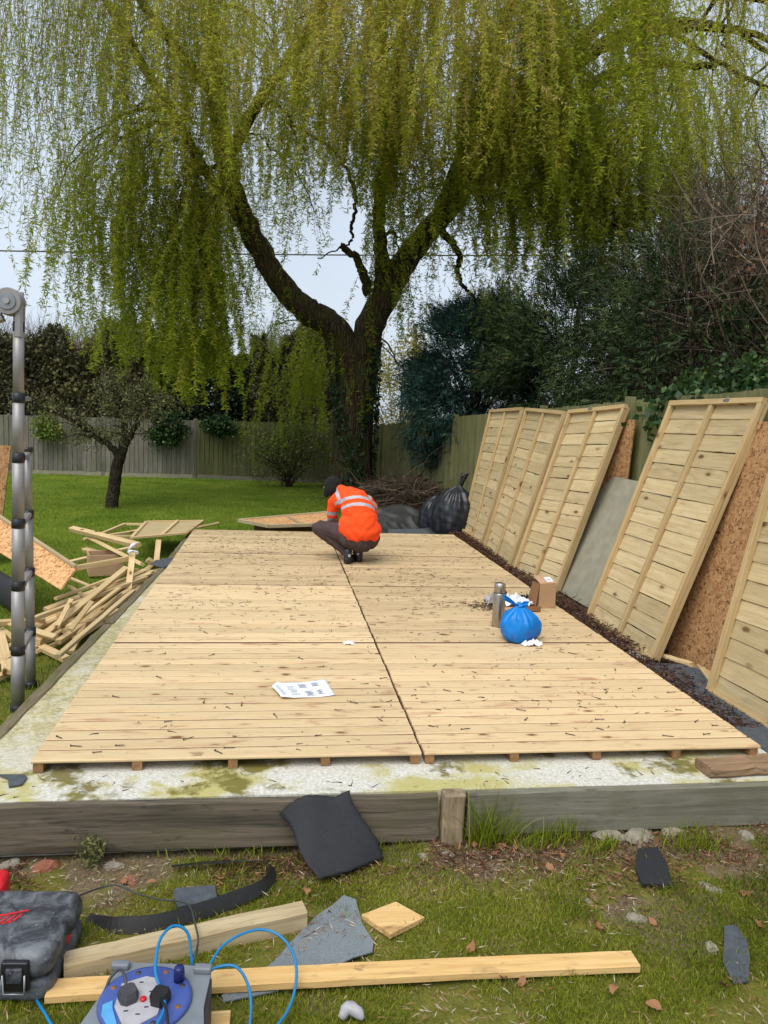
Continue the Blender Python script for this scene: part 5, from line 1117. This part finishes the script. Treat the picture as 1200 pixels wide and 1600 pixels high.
cb = empty('cardboard_box', (3.50, 2.98, 0), 'small upright brown cardboard carton with a white label beside the leaning panels', 'carton')
rz = R(12); q = Matrix.Rotation(rz, 3, 'Z'); cc = Vector((3.515, 2.98, 0))
def bxp(x, y, z): return cc+q @ Vector((x, y, z))
mb = MB(); w_, d_, h_ = .085, .06, .225
vs = [bxp(x, y, z) for z in (0, h_) for x, y in ((-w_, -d_), (w_, -d_), (w_, d_), (-w_, d_))]
mb.add(vs, [(0, 1, 5, 4), (1, 2, 6, 5), (2, 3, 7, 6), (3, 0, 4, 7), (3, 2, 1, 0)]); mb.build('body', M['card'], cb)
mb = MB(); mb.poly([bxp(-w_, -d_, h_+.001), bxp(w_, -d_, h_+.001), bxp(w_, d_, h_+.05), bxp(-w_, d_, h_+.05)], .003, n=q @ Vector((0, -.4, .9))); lf = mb.build('lid_flap', M['card'], cb)
mb = MB(); mb.poly([bxp(-w_-.002, -d_, h_), bxp(-w_-.002, d_, h_), bxp(-w_-.045, d_+.01, .03), bxp(-w_-.035, -d_-.01, .03)], .003, n=q @ Vector((1, 0, .3))); mb.build('side_flap', M['carddark'], cb)
mb = MB(); mb.poly([bxp(.0, -d_+.02, h_+.013), bxp(.065, -d_+.02, h_+.013), bxp(.065, -d_+.085, h_+.040), bxp(.0, -d_+.085, h_+.040)], .002, n=q @ Vector((0, -.4, .9)))
mb.build('address_label', M['white'], lf)
mb = MB(); mb.poly([bxp(.012, -d_+.035, h_+.0215), bxp(.052, -d_+.035, h_+.0215), bxp(.052, -d_+.05, h_+.0275), bxp(.012, -d_+.05, h_+.0275)], .002, n=q @ Vector((0, -.4, .9)))
mb.build('barcode', M['ink'], lf)
tr = empty('card_tray', (3.30, 2.98, 0), 'low cardboard tray with wrappers between the blue bag and the carton', 'tray')
mb = MB(); mb.poly([(3.10, 2.80, .01), (3.42, 2.78, .01), (3.45, 3.14, .01), (3.14, 3.16, .01)], .006); mb.build('base', M['card'], tr)
mb = MB(); mb.beam((3.22, 2.785, .03), (3.42, 2.775, .03), .006, .045, ch=.001); mb.build('edge_flap', M['carddark'], tr)
crumple('food_wrapper', (3.24, 2.95, .02), .13, .07, .10, M['white'], 'white printed food wrapper crumpled in the tray behind the blue bag', 'wrapper', 21, 4)
crumple('clear_wrapper', (3.06, 3.05, .0), .06, .05, .10, M['sockets'], 'pale clear wrapper left of the tray by the flask', 'wrapper', 25, 4)
crumple('black_glove', (3.17, 3.12, .02), .06, .05, .11, M['boot'], 'black crumpled glove on the far side of the tray', 'glove', 31, 4)
crumple('black_glove', (3.37, 3.05, .02), .05, .045, .08, M['boot'], 'second black glove between wrapper and carton', 'glove', 36, 4)

# instruction sheet
pc = [Vector((1.075, .985, 0)), Vector((1.425, 1.075, 0)), Vector((1.465, .80, 0)), Vector((1.15, .745, 0))]
def ph(u, v): return .006+.016*max(0, .22-u)/.22+.008*math.sin(v*5)*max(0, .35-u)+.010*max(0, v-.85)/.15*max(0, .5-u)+.003*math.sin(u*7)
def papfn(u, v):
    p = bil(pc[3], pc[2], pc[1], pc[0], u, v); p.z = ph(u, v)
    if v > .75: p.x += (.05*(v-.75)/.25)*max(0, .3-u)/.3
    return p
paper = empty('instruction_sheet', (1.27, .9, 0), 'white printed instruction sheet lying on the front left floor panel', 'paper')
grid_sheet('sheet', papfn, 20, 14, .0006, M['white'], paper)
mb = MB()
def prn(u0, v0, u1, v1, mat=0):
    P = [papfn(u0, v0), papfn(u1, v0), papfn(u1, v1), papfn(u0, v1)]; mb.add([p+Vector((0, 0, .0016)) for p in P], [(0, 1, 2, 3)], None, .5, mat)
for i in range(11):
    v = .12+i*.065; prn(.07, v, .11+.05*((i*7) % 3)/3, v+.016, 0)
for (a, b, c_, d) in ((.24, .18, .40, .72), (.50, .10, .66, .38), (.46, .62, .62, .82), (.72, .16, .84, .40), (.70, .66, .84, .86)):
    for k in range(7):
        v = b+(d-b)*(k+.5)/7; prn(a+.012*((k*5) % 4), v-.012, c_-.014*((k*3) % 4), v+.012*((k % 3)+1)/2, k % 2)
    prn(a, b-.01, c_, b, 0); prn(a, d, c_, d+.01, 0)
mb.build('printing', [M['ink'], M['ink2']], paper)

# ---------------------------------------------------------------- black bin bag, tarpaulin, framed board beyond the floor
bb = empty('bin_bag', (4.1, 8.35, -.25), 'full black bin bag with tied neck standing between the floor and the first leaning panel', 'bin bag')
def bagshape(c, rx, ry, h, seed, seg=84):
    rg = random.Random(seed); prof = [(.70, 0), (.90, .05), (1.0, .2), (1.02, .42), (.98, .62), (.85, .80), (.58, .93), (.30, 1.0), (.12, 1.05), (.07, 1.09)]
    prof = [(a[0]*(1-t)+b[0]*t, a[1]*(1-t)+b[1]*t) for a, b in zip(prof[:-1], prof[1:]) for t in (0, .25, .5, .75)]+[prof[-1]]
    ph_ = [rg.uniform(0, 6) for _ in range(8)]; vs = []
    for r, t in prof:
        for j in range(seg):
            a = 2*math.pi*j/seg; f = 1+.07*math.sin(2*a+ph_[0]+t*2)+.05*math.sin(3*a+ph_[1]-t*3)+.03*math.sin(7*a+ph_[2]+t*6)+.022*math.sin(11*a+ph_[3]-t*9)+.02*math.sin(16*a+ph_[4]+t*11)+.014*math.sin(t*40+a*5+ph_[5])
            f += .08*t**3*math.sin(a*14+ph_[6])
            vs.append(Vector((c[0]+rx*r*f*math.cos(a)+.10*t*t*rx, c[1]+ry*r*f*math.sin(a), c[2]+h*t+.015*math.sin(3*a+ph_[7])*t)))
    m = len(prof); fs = [(i*seg+j, i*seg+(j+1) % seg, (i+1)*seg+(j+1) % seg, (i+1)*seg+j) for i in range(m-1) for j in range(seg)]+[tuple(reversed(range(seg)))]
    return vs, fs
vs, fs = bagshape((3.96, 8.42, -.25), .33, .30, .80, 4); mb = MB(); mb.add(vs, fs, None, None, 0, True); mb.build('body', M['binbag'], bb)
def neckfn(u, v):
    a = u*2*math.pi; r = .03+.035*v+.02*v*math.sin(a*4); return (4.03+r*math.cos(a)+.07*v, 8.42+r*math.sin(a)*.6, .60+.2*v+.02*math.sin(a*3))
grid_sheet('neck', neckfn, 24, 8, .002, M['binbag'], bb)
vs, fs = bagshape((3.72, 8.85, -.27), .26, .28, .62, 9)
mb = MB(); mb.add(vs, fs, None, None, 0, True); tag(mb.build('bin_bag', M['binbag']), 'lower slumped black bin bag left of and behind the tied one', 'bin bag')
def tarpfn(u, v):
    x = 2.55+1.5*u; y = 8.0+2.6*v; n_ = vnoise(np.array([x*1.0]), np.array([y]), 2.4, 6)[0]; n2 = (1-abs(2*vnoise(np.array([x+y*.4]), np.array([y*.6]), 6, 7)[0]-1))**2
    e_ = min(1, min(u, 1-u)*6, min(v, 1-v)*6); return (x+.08*math.sin(y*3), y+.1*math.sin(x*4), -.27+e_*(.04+.30*n_**1.5+.10*n2)*(.45+.9*v))
tag(grid_sheet('tarpaulin', tarpfn, 80, 90, .003, M['tarp']), 'crumpled dark grey tarpaulin behind the worker and left of the bin bags', 'tarpaulin')
sheet('felt_offcut', [(2.75, 7.5, -.13), (3.5, 7.5, -.12), (3.4, 8.1, -.06), (2.85, 8.1, -.08)], .006, M['feltd'], 'flat green grey felt piece at the rear edge of the floor before the tarpaulin', 'felt piece')
fr = empty('framed_board', (1.3, 8.6, -.25), 'flat framed board lying on the lawn just beyond the rear edge left of the worker', 'framed board')
A, B, C2, D2 = Vector((.55, 8.5, -.05)), Vector((1.02, 7.75, -.02)), Vector((2.0, 8.0, -.0)), Vector((2.0, 9.2, .02))
mb = MB(); mb.poly([A, B, C2, D2], .012); mb.build('sheet', M['osbl'], fr)
mb = MB()
for a, b in ((A, B), (B, C2), (C2, D2), (D2, A)): mb.beam(a+Vector((0, 0, .0)), b, .05, .05)
mb.build('frame', M['oldtimber'], fr)
mb = MB(); mb.beam(A.lerp(D2, .5)+Vector((0, 0, .015)), B.lerp(C2, .5)+Vector((0, 0, .015)), .04, .03); mb.build('centre_bar', M['oldtimber'], fr)
for x in (.9, 1.7): mb = MB()
mb = MB(); mb.beam((.8, 8.35, -.19), (1.9, 8.55, -.19), .2, .2, ch=.01); mb.build('packer', M['worn'], fr)

# ---------------------------------------------------------------- timber and felt in the gutter at the right
GR = 'scraps lying between the floor and the leaning panels'
for a, b, w, h, l in (((3.95, 1.86, -.06), (4.12, 1.50, -.05), .05, .025, 'short pale batten piece at the lower corner of the large leaning panel'), ((4.10, 1.50, -.06), (4.42, 1.22, -.05), .03, .02, 'thin orange brown strip pointing to the nearest leaning panel'),
                      ((4.52, 2.5, -.06), (4.05, 1.05, -.07), .06, .03, 'long shaded batten lying under the chipboard sheet'), ((4.62, 2.45, -.07), (4.22, 1.1, -.07), .04, .03, 'thin shaded batten just behind the long one under the chipboard')):
    mb = MB(); mb.beam(a, b, w, h, ch=.003, segs=6, wob=.003); tag(mb.build('batten_scrap', M['batten']), l, 'batten', GR)
sheet('felt_strip', [(3.72, 1.6, -.062), (3.74, -.1, -.06), (4.25, -.15, -.07), (4.3, 1.5, -.07)], .006, M['feltd'], 'blue grey felt strip lying in the gap beside the front right floor panel', 'felt strip')
def ruf(u, v): return (4.10+.14*u+.02*math.sin(v*3), 2.05-.05*u-.12*v, -.09+.16*(1-v)+.015*math.sin(u*7))
tag(grid_sheet('rubber_flap', ruf, 8, 8, .004, M['rubber']), 'black rubber flap bent upright behind the corner of the large leaning panel', 'rubber flap')

# ---------------------------------------------------------------- the crouching worker
pb = Vector((1.96, 4.92, 0)); person = empty('person', pb, 'crouching person seen from behind in orange high visibility jacket, brown trousers and black cap', 'person')
def W_(ch): return [(p[0]+pb.x, p[1]+pb.y, p[2]+pb.z, p[3]) for p in ch]
HD = (-.20, .22, .86)
body = blobs('body', [W_([(.08, .02, .34, .13), (.05, .06, .5, .14), (0, .14, .66, .15), (-.09, .22, .73, .09), (-.16, .25, .76, .06), (-.22, .28, .81, .085), (-.22, .29, .835, .088)]),
    W_([(-.22, .28, .79, .07), (-.235, .35, .76, .05), (-.24, .37, .74, .03)]), W_([(-.23, .365, .805, .015), (-.235, .395, .785, .014)]),
    W_([(-.305, .275, .805, .02), (-.308, .27, .82, .018)]), W_([(-.135, .295, .805, .02), (-.133, .29, .82, .018)]),
    W_([(0, .14, .70, .08), (-.2, .2, .68, .06), (-.215, .32, .45, .042), (-.12, .48, .32, .03), (-.08, .55, .27, .026)]),
    W_([(0, .14, .70, .08), (.19, .18, .66, .06), (.24, .40, .47, .042), (.10, .55, .33, .03), (.05, .60, .28, .026)]),
    W_([(.08, .02, .32, .1), (-.36, .30, .36, .06), (-.07, .12, .12, .04), (-.06, .08, .06, .035)]),
    W_([(.1, .02, .32, .1), (.26, .38, .40, .06), (.10, .16, .12, .04), (.07, .14, .06, .035)])]
    # palms, five fingers each, curled round the board edge being fixed
    + [W_([(bx_, by_, bz_, .026), (bx_+sx_*.02, by_+.05, bz_-.03, .022)]) for bx_, by_, bz_, sx_ in ((-.08, .55, .27, 1), (.05, .60, .28, -1))]
    + [W_([(bx_+sx_*.02+(k-1.5)*.017, by_+.055, bz_-.035, .0085), (bx_+sx_*.025+(k-1.5)*.019, by_+.085+.006*(1.5-abs(k-1.5)), bz_-.06, .008), (bx_+sx_*.025+(k-1.5)*.018, by_+.085, bz_-.09-.004*(1.5-abs(k-1.5)), .0072)]) for bx_, by_, bz_, sx_ in ((-.08, .55, .27, 1), (.05, .60, .28, -1)) for k in range(4)]
    + [W_([(bx_+sx_*.025, by_+.01, bz_-.01, .011), (bx_+sx_*.05, by_+.04, bz_-.035, .009), (bx_+sx_*.052, by_+.06, bz_-.06, .008)]) for bx_, by_, bz_, sx_ in ((-.08, .55, .27, 1), (.05, .60, .28, -1))],
    M['skin'], person, voxel=.0085, smooth=3)
def jm(c):
    p = c+body_off; x, y, z = p
    t = z*.93+y*.36
    back = y < .34
    if x < -.155 and z < .62 or (x < -.2 and z < .66):   # left sleeve
        if .505 < z < .548 or .43 < z < .468: return 1
        return 0
    t += .75*(x-.04)**2
    if .575 < t < .612 or .665 < t < .702: return 1
    if t >= .66 and -.175 < x+(z-.7)*.35 < -.135: return 1
    if t >= .68 and .165 < x- (z-.7)*.1 < .205: return 1
    return 0
body_off = Vector((0, 0, 0))-Vector((pb.x, pb.y, pb.z))
jk = blobs('jacket', [W_([(.085, -.02, .375, .195), (.085, 0, .46, .205), (.06, .04, .57, .20), (.03, .10, .66, .175), (-.03, .15, .72, .13)]),
    W_([(.10, -.06, .375, .165), (.15, -.02, .375, .175)]), W_([(.03, -.03, .37, .165), (0, 0, .42, .17)]),
    W_([(-.02, .13, .70, .12), (-.15, .16, .695, .095), (-.20, .20, .65, .078), (-.215, .26, .52, .068), (-.20, .36, .42, .06), (-.13, .47, .335, .05)]),
    W_([(.02, .13, .70, .12), (.15, .14, .66, .105), (.215, .20, .61, .085), (.25, .34, .50, .07), (.22, .45, .43, .06), (.12, .54, .35, .05)]),
    W_([(-.10, .19, .775, .075), (-.13, .20, .79, .07)])], [M['hiviz'], M['reflect']], person, voxel=.0075, smooth=5, matfn=jm)
# soft folds in the jacket
def ripple(me, fn):
    n = len(me.vertices); co = np.empty(n*3, dtype=np.float32); no = np.empty(n*3, dtype=np.float32)
    me.vertices.foreach_get('co', co); me.vertices.foreach_get('normal', no); co = co.reshape(-1, 3); no = no.reshape(-1, 3)
    co = co+no*fn(co[:, 0], co[:, 1], co[:, 2])[:, None]; me.vertices.foreach_set('co', co.ravel().astype(np.float32)); me.update()
ripple(jk.data, lambda x, y, z: (.004*np.sin(z*50+x*9+3*np.sin(x*14))*np.where(z < .48, 1, .5)+.002*np.sin(x*60+z*20)*(z < .42)))
tr_ = blobs('trousers', [W_([(.0, .0, .29, .145), (.10, -.03, .28, .16), (.17, .0, .29, .145), (.08, .05, .33, .15)]),
    W_([(.02, .0, .30, .135), (-.15, .13, .33, .11), (-.33, .27, .355, .085), (-.365, .29, .345, .08)]), W_([(-.355, .28, .33, .08), (-.22, .2, .24, .078), (-.10, .13, .15, .062), (-.065, .10, .10, .055)]),
    W_([(.14, .0, .30, .135), (.22, .2, .36, .11), (.27, .38, .40, .085)]), W_([(.27, .37, .38, .082), (.18, .25, .25, .072), (.09, .16, .12, .056), (.075, .14, .09, .052)])], M['trouser'], person, voxel=.008, smooth=5)
ripple(tr_.data, lambda x, y, z: .003*np.sin(z*50+x*40)+.002*np.sin(x*90+y*30))
for sx_, yy, rzz, xx in ((-1, -.06, .42, -.055), (1, .06, .0, .09)):
    ch = [[(0, 0, .05, .045), (.0, .06, .052, .046), (.0, .15, .04, .044), (.0, .20, .036, .04)], [(0, 0, .05, .044), (0, .01, .10, .047), (0, .02, .13, .05)], [(0, -.02, .022, .024), (0, .21, .022, .026)], [(-.02, 0, .02, .022), (-.03, .18, .02, .024)], [(.02, 0, .02, .022), (.03, .18, .02, .024)]]
    q = Matrix.Rotation(rzz*-1, 3, 'Z'); cc_ = []
    for c_ in ch:
        cc_.append([tuple(Vector((xx, yy, 0))+q @ Vector(p[:3]))+(p[3],) for p in c_])
    bt = blobs('boot', [W_(c_) for c_ in cc_], M['boot'], person, voxel=.007, smooth=3)
    mb = MB(); p = pb+Vector((xx+.018*sx_*-1, yy-.048, .10)); mb.beam(p+Vector((-.012, 0, 0)), p+Vector((.012, 0, 0)), .008, .03, ch=.002); mb.build('heel_tab', M['reflect'], bt)
blobs('cap', [W_([(-.225, .26, .845, .096), (-.22, .275, .86, .092)]), W_([(-.225, .23, .81, .078), (-.22, .225, .78, .06)]), W_([(-.285, .25, .80, .04), (-.288, .25, .74, .035)])], M['cap'], person, voxel=.008, smooth=5)
mb = MB(); mb.tube([(-.252+pb.x, .356+pb.y, .82), (-.252+pb.x, .364+pb.y, .82)], .008, 8); mb.build('eye', M['white'], person)
mb = MB(); mb.tube([(-.21+pb.x, .356+pb.y, .82), (-.21+pb.x, .364+pb.y, .82)], .008, 8); mb.build('eye', M['white'], person)
mb = MB(); mb.poly([(pb.x-.095, pb.y-.10, .335), (pb.x-.07, pb.y-.13, .335), (pb.x-.07, pb.y-.13, .30), (pb.x-.095, pb.y-.10, .30)], .008, n=(-.6, -.7, 0)); mb.build('pocket_clip', M['boot'], person)

# ---------------------------------------------------------------- nails
NL = [(0.23, 0.81), (0.72, 0.74), (0.93, 0.69), (1.57, 0.68), (0.69, 0.23), (0.38, 0.16), (0.29, 0.09), (0.17, 0.16), (0.07, 0.26), (0.85, 0.06), (0.9, 0.11), (3.41, 1.25), (3.42, 0.88), (3.16, 0.82), (3.58, 0.80), (2.66, 0.68), (2.52, 0.54), (2.51, 0.42), (2.93, 0.39), (2.65, 0.34), (2.88, 0.25), (2.68, 0.19), (3.21, 0.15), (3.48, 0.51), (3.49, 0.35), (3.57, 0.28), (3.45, 0.17), (3.04, 1.71), (0.57, 0.45), (1.12, 0.5), (1.35, 0.24), (1.80, 1.1), (2.16, 0.86), (2.13, 0.29), (0.42, 1.13), (1.29, 1.49), (0.61, 2.1), (2.18, 1.35)]
mb = MB(); mb.tube([(0, 0, 0), (.052, 0, 0), (.06, 0, 0)], [.0022, .0022, .0004], 6); mb.tube([(-.0015, 0, 0), (0.0015, 0, 0)], .005, 8)
nm = mb.mesh('nail', M['nail']); angs = [-.5, 1.5, 1.6, -.6, .6, .0, .2, -.2, -.7, -.8, 0, 1.2, .3, .9, .1, -.4, -.5, .9, .0, .05, -.7, -.6, -.3, -.2, .7, .0, .2, -.3]
for i, (x, y) in enumerate(NL):
    o = bpy.data.objects.new('nail', nm); COL.objects.link(o); a = angs[i] if i < len(angs) else random.uniform(-1.5, 1.5)
    sc_ = random.uniform(.6, 1.05); o.scale = (sc_, 1., 1.); o.rotation_euler = (0, 0, a); o.location = (x-.03*math.cos(a), y-.03*math.sin(a), .005)
    tag(o, 'loose dark nail lying on the pale floor boards', 'nail', 'loose nails scattered over the floor')

# ---------------------------------------------------------------- stones
def stone(c, r, mat, label, grp):
    bm = bmesh.new(); bmesh.ops.create_icosphere(bm, subdivisions=4, radius=1); s = random.uniform(0, 50)
    pl = [(Vector((random.gauss(0, 1), random.gauss(0, 1), random.gauss(0, 1))).normalized(), random.uniform(.62, .85)) for _ in range(9)]
    for v in bm.verts:
        for n_, d_ in pl:
            k = v.co.dot(n_)-d_
            if k > 0: v.co -= n_*k*.85
        v.co *= 1+.07*math.sin(v.co.x*9+s)*math.sin(v.co.y*8+s)+.05*math.sin(v.co.x*23+v.co.z*19+s)*math.sin(v.co.y*21+s)
        v.co = Vector((v.co.x*r*1.25, v.co.y*r*.8, v.co.z*r*.6))
    q = Matrix.Rotation(random.uniform(0, 6), 4, 'Z'); bm.transform(Matrix.Translation(c) @ q)
    me = bpy.data.meshes.new('stone'); bm.to_mesh(me); bm.free(); me.materials.append(mat)
    tag(link('brick_piece' if mat == M['brick'] else 'stone', me), label, 'brick piece' if mat == M['brick'] else 'stone', grp)
ST = [(0.44, -0.33, 0.045, 's', 'pale stone under the sleeper beside the green weed'), (0.16, -0.31, 0.06, 'b', 'reddish broken brick under the left sleeper'), (0.0, -0.3, 0.06, 's', 'grey rubble lump under the sleeper at the left edge'), (0.53, -0.44, 0.035, 'b', 'brownish brick crumb in front of the sleeper left of the rubber strip'),
 (2.7, -0.30, 0.085, 's', 'white rubble lump against the right edging board, left one of two'), (2.85, -0.30, 0.09, 's', 'largest white rubble lump against the right edging board'), (3.0, -0.30, 0.06, 's', 'rubble lump high against the right edging board'), (2.82, -0.36, 0.04, 's', 'pale stone just behind the black felt square'),
 (2.4, -0.74, 0.028, 's', 'round pale stone in the grass at the centre right'), (2.55, -0.88, 0.05, 's', 'flat buried grey stone left of the slate strip'), (2.04, -0.98, 0.015, 's', 'tiny white pebble behind the long batten'), (1.69, -0.42, 0.018, 's', 'small pebble right of the roofing felt'),
 (2.96, -0.72, 0.06, 's', 'flat grey stone half buried right of the black felt square'), (2.75, -1.08, 0.05, 's', 'flat grey stone touching the slate strip'), (3.35, -0.38, 0.05, 's', 'pale stone near the rough timber end'), (1.89, -0.38, 0.04, 's', 'stone at the foot of the edging post'),
 (3.05, -0.30, 0.05, 's', 'grey stone left of the grass tuft at the far right'), (1.78, -.40, .03, 's', 'small white stone just left of the edging post foot'), (1.34, -.44, .02, 's', 'pebble showing beside the lower edge of the roofing felt')]
for x, y, r, k, l in ST:
    z_ = float(gz(x, y)); stone((x, y, z_-(r*.22 if y < -.6 else -.0)), r*.85, M['brick' if k == 'b' else 'stone'], l, 'stones along the foot of the slab and in the grass')

# ---------------------------------------------------------------- grass, weeds, leaves, litter (uncountable)
def ground_leaves(name, N, x0, x1, y0, y1, L, w, mat, dens, kind='stuff', up=1.1, tone=.5, ts=.2, lift=0., patch=0):
    x = RNG.uniform(x0, x1, N); y = RNG.uniform(y0, y1, N); k = dens(x, y) > RNG.random(N); x = x[k]; y = y[k]; n = len(x)
    P = np.stack([x, y, gz(x, y)+lift], 1); D = RNG.normal(size=(n, 3))*[.55, .55, .25]+[0, 0, up]; D[:, 2] = np.abs(D[:, 2])*(1 if up > .3 else .35)
    tn = tone+(vnoise(x, y, 1.7, 41)-.5)*.55+(vnoise(x, y, 6, 42)-.5)*.45
    o = link(name, leaf_mesh(name, P, D, L*RNG.uniform(.5, 1.3, n)*(1+patch*(vnoise(x, y, 3.1, 43)-.4)), w, np.clip(tn+RNG.normal(size=n)*ts, 0, 1), mat, .15)); tag(o, kind=kind); return o
def muddy(x, y):
    m = vnoise(x, y, 2.3, 51)*.55+vnoise(x, y, 6.5, 52)*.45+.13*sm(-.75, -.3, y)+.10*sm(1.8, 3.0, x)*sm(-1.3, -.6, y)
    return m
ground_leaves('near_grass', 210000, -.5, 4.4, -1.85, -.285, .023, .0030, M['blade'], lambda x, y: np.clip(1.15-2.6*np.clip(muddy(x, y)-.46, 0, 1)*2.4, .04, 1), tone=.42, ts=.22, patch=1.)
ground_leaves('near_grass_tips', 20000, -.5, 4.4, -1.85, -.285, .046, .0032, M['blade'], lambda x, y: np.clip(1.1-3*np.clip(muddy(x, y)-.45, 0, 1)*2, .05, 1)*vnoise(x, y, 4, 77), tone=.5, ts=.25, up=.8)
ground_leaves('dry_straw', 16000, -.5, 4.4, -1.8, -.285, .035, .004, M['drylf'], lambda x, y: np.clip((muddy(x, y)-.38)*2.5, .08, 1), up=.1, tone=.7, ts=.3, lift=.014)
ground_leaves('lawn_grass', 330000, -7.5, 3.2, .0, 18.4, .055, .006, M['lawnblade'], lambda x, y: np.clip(1.25-.055*y, .3, 1)*(x > -1.2-.33*(y+3.5))*((x < -.42) | (y > 7.5)), tone=.42, ts=.18)
# taller tufts by the edging board
def tuft(c, n, L, r, label, w=.0065, spread=.35, tone=.4):
    P = np.array(c)+RNG.normal(size=(n, 3))*[r, r*.5, 0]; seg = 4; D = RNG.normal(size=(n, 3))*[spread, spread*.6, 0]+[0, 0, 1]
    V, F = twigs(n, P, D, L*RNG.uniform(.45, 1.1, n), w, seg, .9)
    o = link('grass_tuft', np_mesh('grass_tuft', V, F, M['blade'], rnd=np.repeat(np.clip(RNG.normal(tone, .15, n), 0, 1), (seg+1)*2)))
    tag(o, label, 'grass tuft', 'grass tufts growing against the front edging board') if 'fringe' not in label else tag(o, kind='stuff')
tuft((2.10, -.31, -.31), 150, .27, .055, 'tall green grass tuft just right of the edging post', spread=.25)
tuft((2.47, -.31, -.31), 70, .16, .05, 'thin grass tuft before the middle of the right edging board', spread=.3)
tuft((2.32, -.33, -.31), 110, .12, .06, 'low broad grass tuft between the two taller ones')
tuft((3.07, -.43, -.30), 160, .13, .08, 'bushy grass tuft right of the black felt square')
tuft((2.62, -.38, -.30), 90, .08, .07, 'short grass tuft left of the black felt square')
tuft((1.72, -.33, -.31), 60, .07, .09, 'low grass fringe just left of the edging post', tone=.6)
tuft((.95, -.31, -.32), 110, .07, .14, 'low grass fringe under the long sleeper left of the roofing felt')
e = empty('weed', (.35, -.33, -.31), 'pale green feathery weed growing below the long sleeper at the left', 'weed')
N = 260; P = np.stack([RNG.normal(.34, .03, N), RNG.normal(-.33, .025, N), RNG.uniform(-.3, -.20, N)], 1)
link('foliage', leaf_mesh('foliage', P, unit(N)*[1, 1, .5]+[0, 0, .35], .028, .011, np.clip(RNG.normal(.55, .2, N), 0, 1), M['appleleaf'], .1), e)
stems((.345, -.33, -.31), [(.33, -.33, -.18), (.36, -.34, -.19), (.31, -.32, -.21), (.38, -.33, -.22)], .0015, m=MB(), mid=.5, amp=.003).build('stems', M['moss'], e)
# broad brown leaves lying in the grass
LV = [(2.21, -.376), (2.344, -.385), (2.32, -.533), (2.378, -.928), (2.595, -.927), (2.276, -1.278), (1.907, -1.186), (1.973, -1.195), (3.077, -.794), (3.011, -.979), (2.374, -1.358), (2.665, -1.297), (2.03, -.33), (.507, -.46), (1.836, -1.02), (.62, -.5), (2.1, -.42), (2.15, -.35), (2.42, -.42), (.9, -.47), (1.25, -.62), (2.7, -.5)]
def leafmesh(seed):
    rg = random.Random(seed); V = []; n = 7
    for i in range(n+1):
        t = i/n; w = .013*math.sin(math.pi*min(1, t*.93+.05))**.7*(1+.25*rg.uniform(-1, 1)); z = .006+.010*math.sin(t*3+seed)
        V += [(-.02+.04*t, -w, z+.006), (-.02+.04*t, 0, z), (-.02+.04*t, w, z+.008*rg.random())]
    F = []
    for i in range(n):
        for j in range(2): a = i*3+j; F.append((a, a+1, a+4, a+3))
    return np_mesh('dry_leaf', V, F, M['drylf'], rnd=[rg.random()*.6]*len(V))
lms = [leafmesh(s) for s in range(5)]
for i, (x, y) in enumerate(LV):
    o = bpy.data.objects.new('dry_leaf', lms[i % 5]); COL.objects.link(o); o.location = (x, y, float(gz(x, y))+.012); o.rotation_euler = (random.uniform(-.3, .3), random.uniform(-.3, .3), random.uniform(0, 6)); s = random.uniform(.8, 1.35); o.scale = (s, s, s)
    tag(o, 'curled brown dead leaf lying in the front grass', 'dead leaf', 'single dead leaves in the front grass')
# dead leaf and twig litter below the front boards, in the gutter and over the floor
def litter(name, n, fx, mat, L, w, tone=.4, ts=.25, flat=.15):
    P = fx(n); n = len(P); D = unit(n)*[1, 1, flat]; V, F = twigs(n, P, D, L*RNG.uniform(.35, 1.3, n), w, 2, .7)
    tag(link(name, np_mesh(name, V, F, mat, rnd=np.repeat(np.clip(RNG.normal(tone, ts, n), 0, 1), 6))), kind='stuff')
def gutter(n):
    y = RNG.uniform(.4, 7.6, n); x = 3.70+np.abs(RNG.normal(0, .13, n))-.02; ed = .04*vnoise(x, y, 2, 3)
    return np.stack([x, y, -.06+RNG.random(n)*.055*np.exp(-np.abs(x-3.82)*3)*(y > 1.8)], 1)
litter('gutter_litter', 13000, gutter, M['litter'], .045, .010, .3, .25, .4)
def frontl(n):
    x = RNG.uniform(-.4, 4.2, n); y = -.29-np.abs(RNG.normal(0, .15+.12*(x > 2.2), n)); k = (vnoise(x, y, 3, 61)+.15*(x > 2.3) > .42); x = x[k]; y = y[k]
    return np.stack([x, y, gz(x, y)+RNG.random(len(x))*.02], 1)
litter('front_litter', 8500, frontl, M['litter'], .035, .007, .62, .25, .4)
def floorl(n):
    y = 7.1*RNG.random(n)**.85; x = RNG.uniform(.03, 3.63, n); k = (vnoise(x, y, 1.6, 71)**1.5+.36*(y > 1.9)-.14 > RNG.random(n)*1.05); x = x[k]; y = y[k]; return np.stack([x, y, np.full(len(x), .0025)+RNG.random(len(x))*.003], 1)
litter('floor_litter', 3000, floorl, M['specks'], .05, .0062, .18, .22, .03)
litter('floor_chips', 2200, floorl, M['specks'], .016, .006, .3, .3, .03)
litter('floor_debris', 260, lambda n: np.stack([RNG.normal(3.02, .12, n), RNG.normal(2.95, .07, n), np.full(n, .006)], 1), M['specks'], .05, .007, .3, .2, .1)
litter('slab_litter', 60, lambda n: np.stack([RNG.uniform(-.2, 3.7, n), RNG.uniform(-.21, -.02, n), np.full(n, -.062)], 1), M['specks'], .045, .005, .3, .3, .02)
litter('brush_litter', 7000, lambda n: (lambda x, y: np.stack([x, y, gz(x, y)+.01], 1))(RNG.normal(3.4, .9, n), RNG.uniform(7.8, 16, n)), M['litter'], .07, .012, .35, .25, .3)
